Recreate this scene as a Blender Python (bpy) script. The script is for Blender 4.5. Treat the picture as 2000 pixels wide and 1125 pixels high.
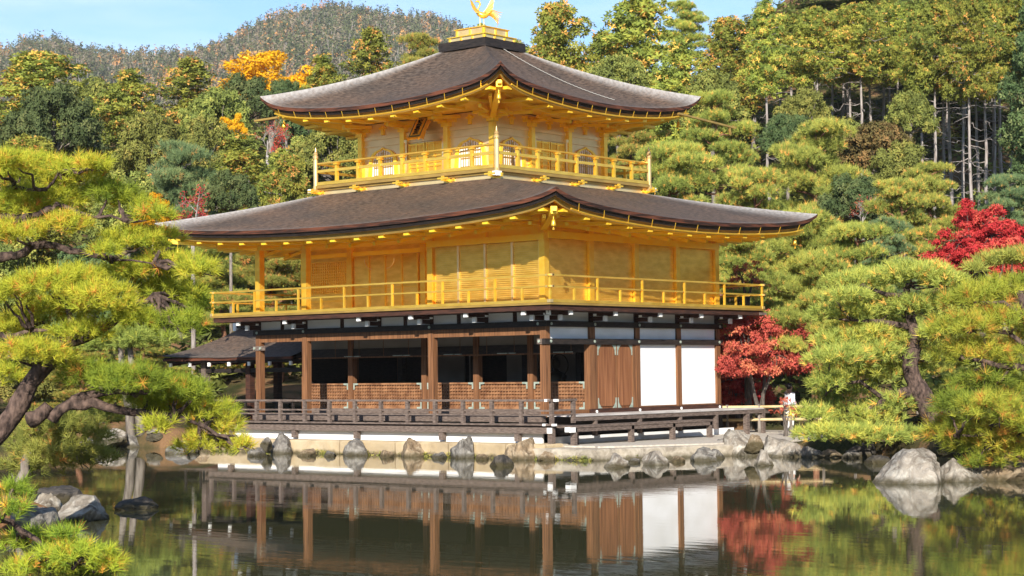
import bpy, math, random
import numpy as np
from mathutils import Vector, Matrix

for o in list(bpy.data.objects): bpy.data.objects.remove(o)
S = bpy.context.scene
COL = S.collection
R_ = math.radians
rng = np.random.default_rng(7)
HAZE = 0.00010                               # density of the air in the haze box
random.seed(7)

# ------------------------------------------------------------------ camera
Z0 = 1.17                                   # height of the pavilion sill above the water (water = 0)
CAM = np.array([33.7339, -41.6027, 1.1799 + Z0])
FW = np.array([-0.642194, 0.765291, 0.043778])
RT = np.array([0.766025, 0.642811, 0.0])
UP = np.array([0.028141, -0.033535, 0.999041])
ROLL, FPX = 0.0124442, 3747.76
cr, sr = math.cos(ROLL), math.sin(ROLL)
bx_ = cr * RT - sr * UP
by_ = sr * RT + cr * UP
cam_d = bpy.data.cameras.new('camera')
cam = bpy.data.objects.new('camera', cam_d)
COL.objects.link(cam)
m = Matrix([[bx_[i], by_[i], -FW[i], CAM[i]] for i in range(3)] + [[0, 0, 0, 1]])
cam.matrix_world = m
cam_d.sensor_width = 36
cam_d.lens = FPX / 2000 * 36
cam_d.clip_start, cam_d.clip_end = 0.5, 8000
cam_d.dof.use_dof = True
cam_d.dof.focus_distance = 52
cam_d.dof.aperture_fstop = 5.6
S.camera = cam

# ------------------------------------------------------------------ light
SUN_EL, SUN_AZ = 25.0, 147.0                # azimuth clockwise from +Y (north)
w = bpy.data.worlds.new('World'); S.world = w; w.use_nodes = True
nt = w.node_tree; nt.nodes.clear()
out = nt.nodes.new('ShaderNodeOutputWorld'); bg = nt.nodes.new('ShaderNodeBackground')
sky = nt.nodes.new('ShaderNodeTexSky'); sky.sky_type = 'NISHITA'; sky.sun_disc = False
sky.sun_elevation = R_(SUN_EL); sky.sun_rotation = R_(SUN_AZ)
sky.air_density = 1.0; sky.dust_density = 0.0; sky.ozone_density = 5.0
bg.inputs['Strength'].default_value = 0.092
# thin high cloud: brightens the sky where a stretched noise is high
tc = nt.nodes.new('ShaderNodeTexCoord'); mp = nt.nodes.new('ShaderNodeMapping')
mp.inputs['Scale'].default_value = (3.0, 3.0, 16.0)
nz = nt.nodes.new('ShaderNodeTexNoise'); nz.inputs['Scale'].default_value = 2.2; nz.inputs['Detail'].default_value = 7
rp = nt.nodes.new('ShaderNodeValToRGB')
rp.color_ramp.elements[0].position = 0.43; rp.color_ramp.elements[1].position = 0.80
rp.color_ramp.elements[0].color = (0.0, 0.0, 0.0, 1); rp.color_ramp.elements[1].color = (0.45, 0.45, 0.45, 1)
mx = nt.nodes.new('ShaderNodeMix'); mx.data_type = 'RGBA'
mx.inputs['B'].default_value = (7.2, 7.6, 8.2, 1)
L = nt.links.new
L(tc.outputs['Generated'], mp.inputs['Vector']); L(mp.outputs['Vector'], nz.inputs['Vector'])
L(nz.outputs['Fac'], rp.inputs['Fac']); L(rp.outputs['Color'], mx.inputs['Factor'])
L(sky.outputs['Color'], mx.inputs['A']); L(mx.outputs['Result'], bg.inputs['Color'])
L(bg.outputs['Background'], out.inputs['Surface'])

sd = bpy.data.lights.new('sun', 'SUN'); sd.energy = 4.4; sd.angle = R_(0.53); sd.color = (1.0, 0.93, 0.82)
so = bpy.data.objects.new('sun', sd); COL.objects.link(so)
ce = math.cos(R_(SUN_EL))
sdir = Vector((math.sin(R_(SUN_AZ)) * ce, math.cos(R_(SUN_AZ)) * ce, math.sin(R_(SUN_EL))))
so.rotation_euler = sdir.to_track_quat('Z', 'Y').to_euler()
so.location = (60, -80, 60)

S.view_settings.view_transform = 'Standard'; S.view_settings.look = 'None'
S.view_settings.exposure = 0.95; S.view_settings.gamma = 1
S.render.engine = 'CYCLES'
cy = S.cycles
cy.max_bounces = 7; cy.diffuse_bounces = 5; cy.glossy_bounces = 5; cy.transmission_bounces = 3
cy.transparent_max_bounces = 4; cy.volume_bounces = 0
cy.caustics_reflective = True; cy.blur_glossy = 1.0; cy.caustics_refractive = False
cy.use_denoising = True; cy.sample_clamp_indirect = 12
try: cy.denoiser = 'OPENIMAGEDENOISE'
except Exception: pass

# ------------------------------------------------------------------ helpers
def at(u, v, d):
    """world point on the sight line of photo pixel (u, v) at forward distance d"""
    X, Y = u - 1000, 562.5 - v
    x, y = cr * X + sr * Y, -sr * X + cr * Y
    q = FW + RT * x / FPX + UP * y / FPX
    return CAM + q * d

FH = FW.copy(); FH[2] = 0; FH /= np.linalg.norm(FH)
def hor(u): return 726 - (u - 1000) * 0.0122
def ds(x, y):
    dx, dy = np.asarray(x) - CAM[0], np.asarray(y) - CAM[1]
    return dx * FH[0] + dy * FH[1], dx * RT[0] + dy * RT[1]
def u_of(x, y):
    d, s = ds(x, y)
    return 1000 + s / np.maximum(d, 1) * FPX

SH_U = [-900, -300, 0, 200, 400, 480, 1000, 1380, 1560, 1650, 1720, 1850, 2000, 2500, 3200]
SH_D = [55, 62, 66, 65, 62, 60, 58, 53.2, 52.8, 51.5, 49.5, 44.5, 41, 34, 30]
def sstep(x): x = np.clip(x, 0, 1); return x * x * (3 - 2 * x)
def gh(x, y):
    d, s = ds(x, y)
    u = 1000 + s / np.maximum(d, 5) * FPX
    e = d - np.interp(u, SH_U, SH_D)
    z = -0.8 + 1.25 * sstep((e + 0.6) / 1.6)
    z = z + 0.06 * np.clip(e, 0, 20)
    z = z + np.interp(d, [60, 72, 85, 110, 150, 230, 400, 700], [0, 0.4, 2.6, 9.5, 20, 33, 40, 45])
    z = z + np.where(e > 1, 0.25 * np.sin(x * 0.9) * np.cos(y * 0.8), 0) * np.clip(e / 10, 0, 1)
    q = np.maximum(np.maximum(-14 - x, x - 4.6), np.maximum(-3 - y, y - 11.5))
    k = 1 - sstep((q + .5) / 3.0)
    z = z * (1 - k) + np.minimum(z, .22) * k
    z = z + np.interp(u, [1350, 1550], [0, 1]) * np.interp(d, [112, 150, 200, 300], [0, 10, 4, -6])
    return z

def tag(o, label=None, cat=None, group=None, kind=None):
    if label: o['label'] = label
    if cat: o['category'] = cat
    if group: o['group'] = group
    if kind: o['kind'] = kind
    return o
def empty(name, loc=(0, 0, 0), rz=0.0, parent=None):
    o = bpy.data.objects.new(name, None); COL.objects.link(o)
    o.location = loc; o.rotation_euler = (0, 0, rz); o.empty_display_size = 0.3
    if parent: o.parent = parent
    return o
def thing(name, label, cat, loc=(0, 0, 0), rz=0.0, group=None):
    return tag(empty(name, loc, rz), label, cat, group)

class MB:
    def __init__(s): s.v = []; s.f = []
    def box(s, x0, x1, y0, y1, z0, z1):
        b = len(s.v)
        s.v += [(x0, y0, z0), (x1, y0, z0), (x1, y1, z0), (x0, y1, z0), (x0, y0, z1), (x1, y0, z1), (x1, y1, z1), (x0, y1, z1)]
        s.f += [tuple(b + i for i in q) for q in ((0, 3, 2, 1), (4, 5, 6, 7), (0, 1, 5, 4), (1, 2, 6, 5), (2, 3, 7, 6), (3, 0, 4, 7))]
        return s
    def hexa(s, p):
        b = len(s.v); s.v += [tuple(q) for q in p]
        s.f += [tuple(b + i for i in q) for q in ((0, 3, 2, 1), (4, 5, 6, 7), (0, 1, 5, 4), (1, 2, 6, 5), (2, 3, 7, 6), (3, 0, 4, 7))]
        return s
    def bar(s, p, q, w, h):
        p, q = Vector(p), Vector(q); d = (q - p).normalized()
        a = d.cross(Vector((0, 0, 1)))
        a = Vector((1, 0, 0)) if a.length < 1e-4 else a.normalized()
        c = a.cross(d).normalized()
        a, c = a * w / 2, c * h / 2
        return s.hexa([p - a - c, p + a - c, q + a - c, q - a - c, p - a + c, p + a + c, q + a + c, q - a + c])
    def tube(s, pts, rad, n=8, cap=True):
        pts = [Vector(p) for p in pts]
        if not hasattr(rad, '__len__'): rad = [rad] * len(pts)
        b = len(s.v); prev = None
        for i, p in enumerate(pts):
            d = (pts[min(i + 1, len(pts) - 1)] - pts[max(i - 1, 0)])
            d = d.normalized() if d.length > 1e-9 else Vector((0, 0, 1))
            if prev is None:
                a = d.cross(Vector((0.3, 0.9, 0.1)))
                if a.length < 1e-3: a = d.cross(Vector((1, 0, 0)))
            else: a = prev - d * prev.dot(d)
            a.normalize(); prev = a; c = d.cross(a)
            for k in range(n):
                t = 2 * math.pi * k / n
                s.v.append(tuple(p + (a * math.cos(t) + c * math.sin(t)) * rad[i]))
        for i in range(len(pts) - 1):
            for k in range(n):
                k2 = (k + 1) % n
                s.f.append((b + i * n + k, b + i * n + k2, b + (i + 1) * n + k2, b + (i + 1) * n + k))
        if cap:
            s.f.append(tuple(b + k for k in reversed(range(n))))
            s.f.append(tuple(b + (len(pts) - 1) * n + k for k in range(n)))
        return s
    def lathe(s, prof, c=(0, 0, 0), n=14):
        b = len(s.v)
        for r, z in prof:
            for k in range(n):
                t = 2 * math.pi * k / n
                s.v.append((c[0] + r * math.cos(t), c[1] + r * math.sin(t), c[2] + z))
        for i in range(len(prof) - 1):
            for k in range(n):
                k2 = (k + 1) % n
                s.f.append((b + i * n + k, b + i * n + k2, b + (i + 1) * n + k2, b + (i + 1) * n + k))
        s.f.append(tuple(b + k for k in reversed(range(n)))); s.f.append(tuple(b + (len(prof) - 1) * n + k for k in range(n)))
        return s
    def grid(s, rows, close=False):
        """rows: list of equal length lists of points"""
        b = len(s.v); n = len(rows[0])
        for r in rows: s.v += [tuple(p) for p in r]
        for i in range(len(rows) - 1):
            for k in range(n if close else n - 1):
                k2 = (k + 1) % n
                s.f.append((b + i * n + k, b + i * n + k2, b + (i + 1) * n + k2, b + (i + 1) * n + k))
        return s
    def prism(s, poly, f, t):
        """poly: list of 2-D points; f(a, b, t) -> 3-D; extruded from t[0] to t[1]"""
        b = len(s.v); n = len(poly)
        for k in (0, 1):
            for (x, y) in poly: s.v.append(tuple(f(x, y, t[k])))
        s.f.append(tuple(b + i for i in range(n))); s.f.append(tuple(b + n + i for i in reversed(range(n))))
        for i in range(n):
            j = (i + 1) % n
            s.f.append((b + i, b + n + i, b + n + j, b + j))
        return s
    def build(s, name, mat, parent=None, smooth=False, loc=None, fix=True):
        me = bpy.data.meshes.new(name); me.from_pydata(s.v, [], s.f)
        if fix:
            import bmesh
            bm = bmesh.new(); bm.from_mesh(me); bmesh.ops.recalc_face_normals(bm, faces=bm.faces); bm.to_mesh(me); bm.free()
        me.materials.append(mat)
        if smooth:
            me.polygons.foreach_set('use_smooth', [True] * len(me.polygons))
        o = bpy.data.objects.new(name, me); COL.objects.link(o)
        if parent: o.parent = parent
        if loc is not None: o.location = loc
        return o

def build_each(mb, name, mat, parent=None):
    """every connected piece of mb becomes a mesh of its own"""
    par = list(range(len(mb.v)))
    def fd(i):
        while par[i] != i: par[i] = par[par[i]]; i = par[i]
        return i
    for f in mb.f:
        for i in f[1:]: par[fd(i)] = fd(f[0])
    groups = {}
    for f in mb.f: groups.setdefault(fd(f[0]), []).append(f)
    res = []
    for fs in groups.values():
        ids = sorted({i for f in fs for i in f}); ix = {i: k for k, i in enumerate(ids)}
        m2 = MB(); m2.v = [mb.v[i] for i in ids]; m2.f = [tuple(ix[i] for i in f) for f in fs]
        res.append(m2.build(name, mat, parent))
    return res

# ------------------------------------------------------------------ materials
def newmat(name):
    m = bpy.data.materials.new(name); m.use_nodes = True
    t = m.node_tree; b = t.nodes['Principled BSDF']
    return m, t, b
def mat(name, c1, c2=None, rough=0.7, metal=0.0, scale=(4, 4, 4), detail=6, bump=0.0, bscale=None, spec=0.3, lo=0.35, hi=0.65, dist=0.0, coord='Object', bdist=0.02):
    m, t, b = newmat(name); L = t.links.new
    b.inputs['Roughness'].default_value = rough; b.inputs['Metallic'].default_value = metal
    b.inputs['Specular IOR Level'].default_value = spec
    b.inputs['Base Color'].default_value = (*c1, 1)
    co = t.nodes.new('ShaderNodeTexCoord'); mp = t.nodes.new('ShaderNodeMapping')
    mp.inputs['Scale'].default_value = scale
    L(co.outputs[coord], mp.inputs['Vector'])
    nz = t.nodes.new('ShaderNodeTexNoise'); nz.inputs['Scale'].default_value = 1; nz.inputs['Detail'].default_value = detail
    nz.inputs['Distortion'].default_value = dist
    L(mp.outputs['Vector'], nz.inputs['Vector'])
    if c2:
        r = t.nodes.new('ShaderNodeValToRGB'); r.color_ramp.elements[0].position = lo; r.color_ramp.elements[1].position = hi
        r.color_ramp.elements[0].color = (*c1, 1); r.color_ramp.elements[1].color = (*c2, 1)
        L(nz.outputs['Fac'], r.inputs['Fac']); L(r.outputs['Color'], b.inputs['Base Color'])
    if bump:
        bn = t.nodes.new('ShaderNodeBump'); bn.inputs['Strength'].default_value = bump; bn.inputs['Distance'].default_value = bdist
        if bscale:
            mp2 = t.nodes.new('ShaderNodeMapping'); mp2.inputs['Scale'].default_value = bscale; L(co.outputs[coord], mp2.inputs['Vector'])
            n2 = t.nodes.new('ShaderNodeTexNoise'); n2.inputs['Scale'].default_value = 1; n2.inputs['Detail'].default_value = 5; L(mp2.outputs['Vector'], n2.inputs['Vector'])
            L(n2.outputs['Fac'], bn.inputs['Height'])
        else: L(nz.outputs['Fac'], bn.inputs['Height'])
        L(bn.outputs['Normal'], b.inputs['Normal'])
    return m

GOLDS = mat('gold leaf brightened under the eaves', (1.0, 0.61, 0.030), (1.0, 0.69, 0.060), rough=0.34, metal=0.25, scale=(3, 3, 5), bump=0.12, bscale=(9, 9, 9), spec=0.5)  # brighter copy of the gold, standing in for bounced light in eave shade
GOLD = mat('gold leaf', (0.95, 0.54, 0.045), (1.0, 0.64, 0.085), rough=0.30, metal=0.58, scale=(3, 3, 5), bump=0.12, bscale=(9, 9, 9), spec=0.5)
GOLDW = mat('gold leaf wall', (0.84, 0.51, 0.075), (1.0, 0.66, 0.13), rough=0.33, metal=0.70, scale=(2.4, 2.4, 7), bump=0.1, bscale=(5, 5, 30), spec=0.5)
GOLDP = mat('pale gold', (0.86, 0.60, 0.25), (0.95, 0.72, 0.36), rough=0.32, metal=0.7, scale=(3, 3, 3), spec=0.5)
GOLD3 = mat('pale aged gold leaf', (0.80, 0.60, 0.29), (0.88, 0.68, 0.36), rough=0.40, metal=0.6, scale=(2, 2, 3), spec=0.5)
GOLDD = mat('gold darker', (0.44, 0.27, 0.075), (0.62, 0.39, 0.10), rough=0.45, metal=0.6, scale=(2, 2, 6), spec=0.5)  # darker, duller gold than the main leaf
WOODC = mat('weathered cedar column', (0.085, 0.036, 0.017), (0.28, 0.128, 0.054), rough=0.75, scale=(34, 34, 1.1), detail=8, bump=0.25, lo=0.3, hi=0.72)
WOODD = mat('dark timber', (0.030, 0.014, 0.010), (0.075, 0.030, 0.018), rough=0.7, scale=(3, 3, 22), bump=0.15)
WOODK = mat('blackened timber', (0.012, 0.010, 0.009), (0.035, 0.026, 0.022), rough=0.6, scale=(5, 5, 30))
WOODG = mat('silvered timber', (0.085, 0.062, 0.052), (0.19, 0.145, 0.12), rough=0.85, scale=(7, 7, 40), detail=8, bump=0.2)
WOODF = mat('veranda boards', (0.075, 0.055, 0.045), (0.15, 0.11, 0.09), rough=0.6, scale=(2.5, 14, 3), bump=0.15)
WOODL = mat('lattice cedar', (0.16, 0.070, 0.032), (0.33, 0.165, 0.078), rough=0.75, scale=(6, 6, 3), detail=5)
DOORM = mat('cedar door boards', (0.13, 0.047, 0.020), (0.31, 0.135, 0.060), rough=0.6, scale=(22, 22, 0.7), detail=7, bump=0.15, lo=0.3, hi=0.7)
PLASTER = mat('white plaster', (0.84, 0.85, 0.86), (0.74, 0.74, 0.73), rough=0.9, scale=(1.2, 1.2, 2.5), detail=8)
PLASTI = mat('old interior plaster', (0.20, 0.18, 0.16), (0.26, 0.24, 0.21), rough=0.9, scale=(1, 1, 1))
SHOJI = mat('shoji paper', (0.85, 0.82, 0.72), rough=0.9)
METW = mat('white painted tip', (0.80, 0.80, 0.78), rough=0.45)
VERD = mat('verdigris fitting', (0.30, 0.36, 0.30), (0.46, 0.52, 0.44), rough=0.6, metal=0.3, scale=(12, 12, 12))
BLACKL = mat('black lacquer', (0.012, 0.010, 0.010), rough=0.35)
CHAINM = mat('galvanised chain', (0.30, 0.29, 0.27), rough=0.6)
BRONZE = mat('dark bronze', (0.05, 0.04, 0.03), (0.09, 0.07, 0.04), rough=0.45, metal=0.8)
INK = mat('ink lettering', (0.01, 0.01, 0.012), rough=0.5)
GREENB = mat('green board edge', (0.10, 0.13, 0.06), (0.16, 0.18, 0.08), rough=0.6)

def roof_mat():
    m, t, b = newmat('cypress bark shingles'); L = t.links.new
    b.inputs['Roughness'].default_value = 0.75; b.inputs['Specular IOR Level'].default_value = 0.35
    uv = t.nodes.new('ShaderNodeUVMap'); uv.uv_map = 'UVMap'
    mp = t.nodes.new('ShaderNodeMapping'); mp.inputs['Scale'].default_value = (4.5, 15, 1); L(uv.outputs[0], mp.inputs['Vector'])
    nz = t.nodes.new('ShaderNodeTexNoise'); nz.inputs['Scale'].default_value = 1; nz.inputs['Detail'].default_value = 9; nz.inputs['Roughness'].default_value = 0.7
    L(mp.outputs[0], nz.inputs['Vector'])
    r = t.nodes.new('ShaderNodeValToRGB'); e = r.color_ramp.elements
    e[0].position = 0.38; e[0].color = (0.030, 0.020, 0.013, 1); e[1].position = 0.62; e[1].color = (0.138, 0.103, 0.078, 1)
    L(nz.outputs['Fac'], r.inputs['Fac'])
    mp2 = t.nodes.new('ShaderNodeMapping'); mp2.inputs['Scale'].default_value = (0.5, 0.7, 1); L(uv.outputs[0], mp2.inputs['Vector'])
    n2 = t.nodes.new('ShaderNodeTexNoise'); n2.inputs['Scale'].default_value = 1; n2.inputs['Detail'].default_value = 4; L(mp2.outputs[0], n2.inputs['Vector'])
    r2 = t.nodes.new('ShaderNodeValToRGB'); r2.color_ramp.elements[0].position = 0.35; r2.color_ramp.elements[1].position = 0.68
    r2.color_ramp.elements[0].color = (0.8, 0.8, 0.8, 1); r2.color_ramp.elements[1].color = (1.35, 1.15, 1.0, 1)
    L(n2.outputs['Fac'], r2.inputs['Fac'])
    mx = t.nodes.new('ShaderNodeMix'); mx.data_type = 'RGBA'; mx.blend_type = 'MULTIPLY'; mx.inputs['Factor'].default_value = 1
    L(r.outputs['Color'], mx.inputs['A']); L(r2.outputs['Color'], mx.inputs['B'])
    # lichens and a silvery highlight, painted pale towards the two silhouette hips
    at_ = t.nodes.new('ShaderNodeAttribute'); at_.attribute_name = 'lichen_sheen'
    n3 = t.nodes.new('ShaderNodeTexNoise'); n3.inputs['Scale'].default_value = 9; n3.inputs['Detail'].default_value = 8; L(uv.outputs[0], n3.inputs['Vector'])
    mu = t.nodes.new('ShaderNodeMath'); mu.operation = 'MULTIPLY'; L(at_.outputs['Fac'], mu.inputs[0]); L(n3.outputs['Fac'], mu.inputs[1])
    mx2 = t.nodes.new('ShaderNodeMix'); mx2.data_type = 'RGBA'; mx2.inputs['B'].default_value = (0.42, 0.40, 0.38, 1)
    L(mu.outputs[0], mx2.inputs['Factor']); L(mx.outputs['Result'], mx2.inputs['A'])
    L(mx2.outputs['Result'], b.inputs['Base Color'])
    bn = t.nodes.new('ShaderNodeBump'); bn.inputs['Strength'].default_value = 0.55; bn.inputs['Distance'].default_value = 0.03
    L(nz.outputs['Fac'], bn.inputs['Height']); L(bn.outputs['Normal'], b.inputs['Normal'])
    return m
ROOF = roof_mat()
BROWNE = mat('bark eave edge', (0.032, 0.016, 0.012), (0.15, 0.050, 0.026), rough=0.7, scale=(1.1, 1.1, 16), lo=.4, hi=.6)
BLACKE = mat('black eave boards', (0.014, 0.011, 0.011), (0.03, 0.022, 0.02), rough=0.7, scale=(4, 4, 20))

def stone(name, c1, c2, c3, sc=2.2, bump=0.6):
    m, t, b = newmat(name); L = t.links.new
    b.inputs['Roughness'].default_value = 0.9; b.inputs['Specular IOR Level'].default_value = 0.2
    co = t.nodes.new('ShaderNodeTexCoord')
    n1 = t.nodes.new('ShaderNodeTexNoise'); n1.inputs['Scale'].default_value = sc; n1.inputs['Detail'].default_value = 9; n1.inputs['Roughness'].default_value = 0.65; n1.inputs['Distortion'].default_value = 0.6
    L(co.outputs['Object'], n1.inputs['Vector'])
    r = t.nodes.new('ShaderNodeValToRGB'); r.color_ramp.elements[0].position = 0.36; r.color_ramp.elements[1].position = 0.62
    r.color_ramp.elements[0].color = (*c1, 1); r.color_ramp.elements[1].color = (*c2, 1); L(n1.outputs['Fac'], r.inputs['Fac'])
    n2 = t.nodes.new('ShaderNodeTexNoise'); n2.inputs['Scale'].default_value = sc * 1.7; n2.inputs['Detail'].default_value = 12; n2.inputs['Roughness'].default_value = 0.7; n2.inputs['Distortion'].default_value = 1.5; L(co.outputs['Object'], n2.inputs['Vector'])
    r2 = t.nodes.new('ShaderNodeValToRGB'); r2.color_ramp.elements[0].position = 0.46; r2.color_ramp.elements[1].position = 0.74; L(n2.outputs['Fac'], r2.inputs['Fac'])
    mx = t.nodes.new('ShaderNodeMix'); mx.data_type = 'RGBA'; mx.inputs['B'].default_value = (*c3, 1)
    L(r2.outputs['Color'], mx.inputs['Factor']); L(r.outputs['Color'], mx.inputs['A'])
    # algae and damp stain at the waterline
    sx = t.nodes.new('ShaderNodeSeparateXYZ'); L(co.outputs['Object'], sx.inputs[0])
    n4 = t.nodes.new('ShaderNodeTexNoise'); n4.inputs['Scale'].default_value = 5; n4.inputs['Detail'].default_value = 6; L(co.outputs['Object'], n4.inputs['Vector'])
    ad = t.nodes.new('ShaderNodeMath'); ad.operation = 'MULTIPLY_ADD'; ad.inputs[1].default_value = -.22; L(n4.outputs['Fac'], ad.inputs[0]); L(sx.outputs['Z'], ad.inputs[2])
    mr = t.nodes.new('ShaderNodeMapRange'); mr.inputs['From Min'].default_value = -.09; mr.inputs['From Max'].default_value = .03; mr.inputs['To Min'].default_value = .85; mr.inputs['To Max'].default_value = 0; L(ad.outputs[0], mr.inputs['Value'])
    mx3 = t.nodes.new('ShaderNodeMix'); mx3.data_type = 'RGBA'; mx3.inputs['B'].default_value = (.055, .045, .02, 1)
    L(mr.outputs[0], mx3.inputs['Factor']); L(mx.outputs['Result'], mx3.inputs['A']); L(mx3.outputs['Result'], b.inputs['Base Color'])
    bn = t.nodes.new('ShaderNodeBump'); bn.inputs['Strength'].default_value = bump; bn.inputs['Distance'].default_value = 0.06
    L(n2.outputs['Fac'], bn.inputs['Height']); L(bn.outputs['Normal'], b.inputs['Normal'])
    return m
ST_GREY = stone('grey rock', (0.075, 0.067, 0.06), (0.23, 0.21, 0.185), (0.38, 0.36, 0.32), sc=2.6, bump=1.0)
ST_TAN = stone('tan rock', (0.12, 0.085, 0.052), (0.33, 0.24, 0.15), (0.46, 0.38, 0.27), sc=2.6, bump=1.0)
ST_PALE = stone('pale lichened rock', (0.11, 0.09, 0.07), (0.36, 0.315, 0.26), (0.58, 0.55, 0.48), sc=1.9, bump=1.0)
ST_DARK = stone('wet dark rock', (0.03, 0.028, 0.026), (0.075, 0.065, 0.055), (0.13, 0.11, 0.09))
ST_BLOCK = stone('dressed sandstone', (0.34, 0.26, 0.16), (0.50, 0.40, 0.26), (0.44, 0.33, 0.18), sc=1.2, bump=0.3)
ST_SLAB = stone('granite quay', (0.20, 0.17, 0.135), (0.46, 0.40, 0.31), (0.58, 0.52, 0.43), sc=1.4, bump=0.3)

def soil_mat():
    m, t, b = newmat('soil and litter'); L = t.links.new
    b.inputs['Roughness'].default_value = 1.0; b.inputs['Specular IOR Level'].default_value = 0.1
    co = t.nodes.new('ShaderNodeTexCoord')
    n1 = t.nodes.new('ShaderNodeTexNoise'); n1.inputs['Scale'].default_value = 0.6; n1.inputs['Detail'].default_value = 10; L(co.outputs['Object'], n1.inputs['Vector'])
    r = t.nodes.new('ShaderNodeValToRGB'); e = r.color_ramp.elements
    e[0].position = 0.36; e[0].color = (0.035, 0.04, 0.014, 1); e[1].position = 0.62; e[1].color = (0.21, 0.12, 0.06, 1)
    e.new(0.5).color = (0.085, 0.065, 0.03, 1)
    L(n1.outputs['Fac'], r.inputs['Fac']); L(r.outputs['Color'], b.inputs['Base Color'])
    bn = t.nodes.new('ShaderNodeBump'); bn.inputs['Strength'].default_value = 0.7; bn.inputs['Distance'].default_value = 0.1
    n2 = t.nodes.new('ShaderNodeTexNoise'); n2.inputs['Scale'].default_value = 9; n2.inputs['Detail'].default_value = 6; L(co.outputs['Object'], n2.inputs['Vector'])
    L(n2.outputs['Fac'], bn.inputs['Height']); L(bn.outputs['Normal'], b.inputs['Normal'])
    return m
SOIL = soil_mat()
SAND = mat('white raked gravel', (0.40, 0.36, 0.30), (0.55, 0.50, 0.43), rough=1.0, scale=(9, 9, 9), bump=0.3)
LITTER = mat('fallen pine needles', (0.20, 0.09, 0.035), (0.42, 0.22, 0.10), rough=1.0, scale=(7, 7, 7), bump=0.5)

def water_mat():
    m, t, b = newmat('pond water'); L = t.links.new
    b.inputs['Base Color'].default_value = (0.060, 0.060, 0.028, 1)
    b.inputs['Roughness'].default_value = 0.015; b.inputs['IOR'].default_value = 1.33
    b.inputs['Specular IOR Level'].default_value = 0.75
    co = t.nodes.new('ShaderNodeTexCoord')
    mp = t.nodes.new('ShaderNodeMapping'); mp.inputs['Rotation'].default_value = (0, 0, R_(-40)); mp.inputs['Scale'].default_value = (0.45, 2.2, 1)
    L(co.outputs['Object'], mp.inputs['Vector'])
    n1 = t.nodes.new('ShaderNodeTexNoise'); n1.inputs['Scale'].default_value = 1.5; n1.inputs['Detail'].default_value = 4; n1.inputs['Roughness'].default_value = 0.55
    L(mp.outputs[0], n1.inputs['Vector'])
    # patches of ruffled and calm water
    n2 = t.nodes.new('ShaderNodeTexNoise'); n2.inputs['Scale'].default_value = 0.12; n2.inputs['Detail'].default_value = 3; L(mp.outputs[0], n2.inputs['Vector'])
    r = t.nodes.new('ShaderNodeValToRGB'); r.color_ramp.elements[0].position = 0.4; r.color_ramp.elements[1].position = 0.65
    r.color_ramp.elements[0].color = (0.25, 0.25, 0.25, 1); L(n2.outputs['Fac'], r.inputs['Fac'])
    mu = t.nodes.new('ShaderNodeMath'); mu.operation = 'MULTIPLY'; L(n1.outputs['Fac'], mu.inputs[0]); L(r.outputs['Color'], mu.inputs[1])
    bn = t.nodes.new('ShaderNodeBump'); bn.inputs['Strength'].default_value = 0.07; bn.inputs['Distance'].default_value = 0.03
    L(mu.outputs[0], bn.inputs['Height']); L(bn.outputs['Normal'], b.inputs['Normal'])
    return m
WATER = water_mat()

def leaf_mat(name, stops, trans=0.25, rough=0.6, hue=0.02, val=0.13):
    """colour by the 'tone' each leaf or spray carries, plus a small shift per tree"""
    m = bpy.data.materials.new(name); m.use_nodes = True
    t = m.node_tree; t.nodes.clear(); L = t.links.new
    o = t.nodes.new('ShaderNodeOutputMaterial')
    a = t.nodes.new('ShaderNodeAttribute'); a.attribute_name = 'tone'
    r = t.nodes.new('ShaderNodeValToRGB'); e = r.color_ramp.elements
    e[0].position, e[0].color = stops[0][0], (*stops[0][1], 1)
    e[1].position, e[1].color = stops[-1][0], (*stops[-1][1], 1)
    for p, c in stops[1:-1]: e.new(p).color = (*c, 1)
    L(a.outputs['Fac'], r.inputs['Fac'])
    oi = t.nodes.new('ShaderNodeObjectInfo')
    hs = t.nodes.new('ShaderNodeHueSaturation')
    m1 = t.nodes.new('ShaderNodeMapRange'); m1.inputs['To Min'].default_value = 0.5 - hue; m1.inputs['To Max'].default_value = 0.5 + hue
    m2 = t.nodes.new('ShaderNodeMapRange'); m2.inputs['To Min'].default_value = 1 - val; m2.inputs['To Max'].default_value = 1 + val
    L(oi.outputs['Random'], m1.inputs['Value']); L(oi.outputs['Random'], m2.inputs['Value'])
    L(m1.outputs[0], hs.inputs['Hue']); L(m2.outputs[0], hs.inputs['Value']); L(r.outputs['Color'], hs.inputs['Color'])
    d = t.nodes.new('ShaderNodeBsdfDiffuse'); tr = t.nodes.new('ShaderNodeBsdfTranslucent'); mx = t.nodes.new('ShaderNodeMixShader')
    mx.inputs[0].default_value = trans
    L(hs.outputs['Color'], d.inputs['Color']); L(hs.outputs['Color'], tr.inputs['Color'])
    L(d.outputs[0], mx.inputs[1]); L(tr.outputs[0], mx.inputs[2]); L(mx.outputs[0], o.inputs['Surface'])
    return m
LF_HINOKI = leaf_mat('cypress foliage', [(0, (0.1165, 0.1543, 0.0420)), (0.45, (0.2647, 0.2978, 0.0577)), (0.78, (0.4445, 0.4190, 0.0735)), (0.86, (0.7620, 0.4410, 0.1050)), (1, (0.9000, 0.4410, 0.1182))], hue=0.014, val=0.2)
LF_OAK = leaf_mat('evergreen oak foliage', [(0, (0.0556, 0.0893, 0.0389)), (0.6, (0.1331, 0.1808, 0.0680)), (1, (0.2661, 0.2765, 0.1094))])
LF_OLIVE = leaf_mat('olive foliage', [(0, (0.1197, 0.1407, 0.0445)), (0.6, (0.2614, 0.2815, 0.0693)), (1, (0.5227, 0.4331, 0.1113))])
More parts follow.
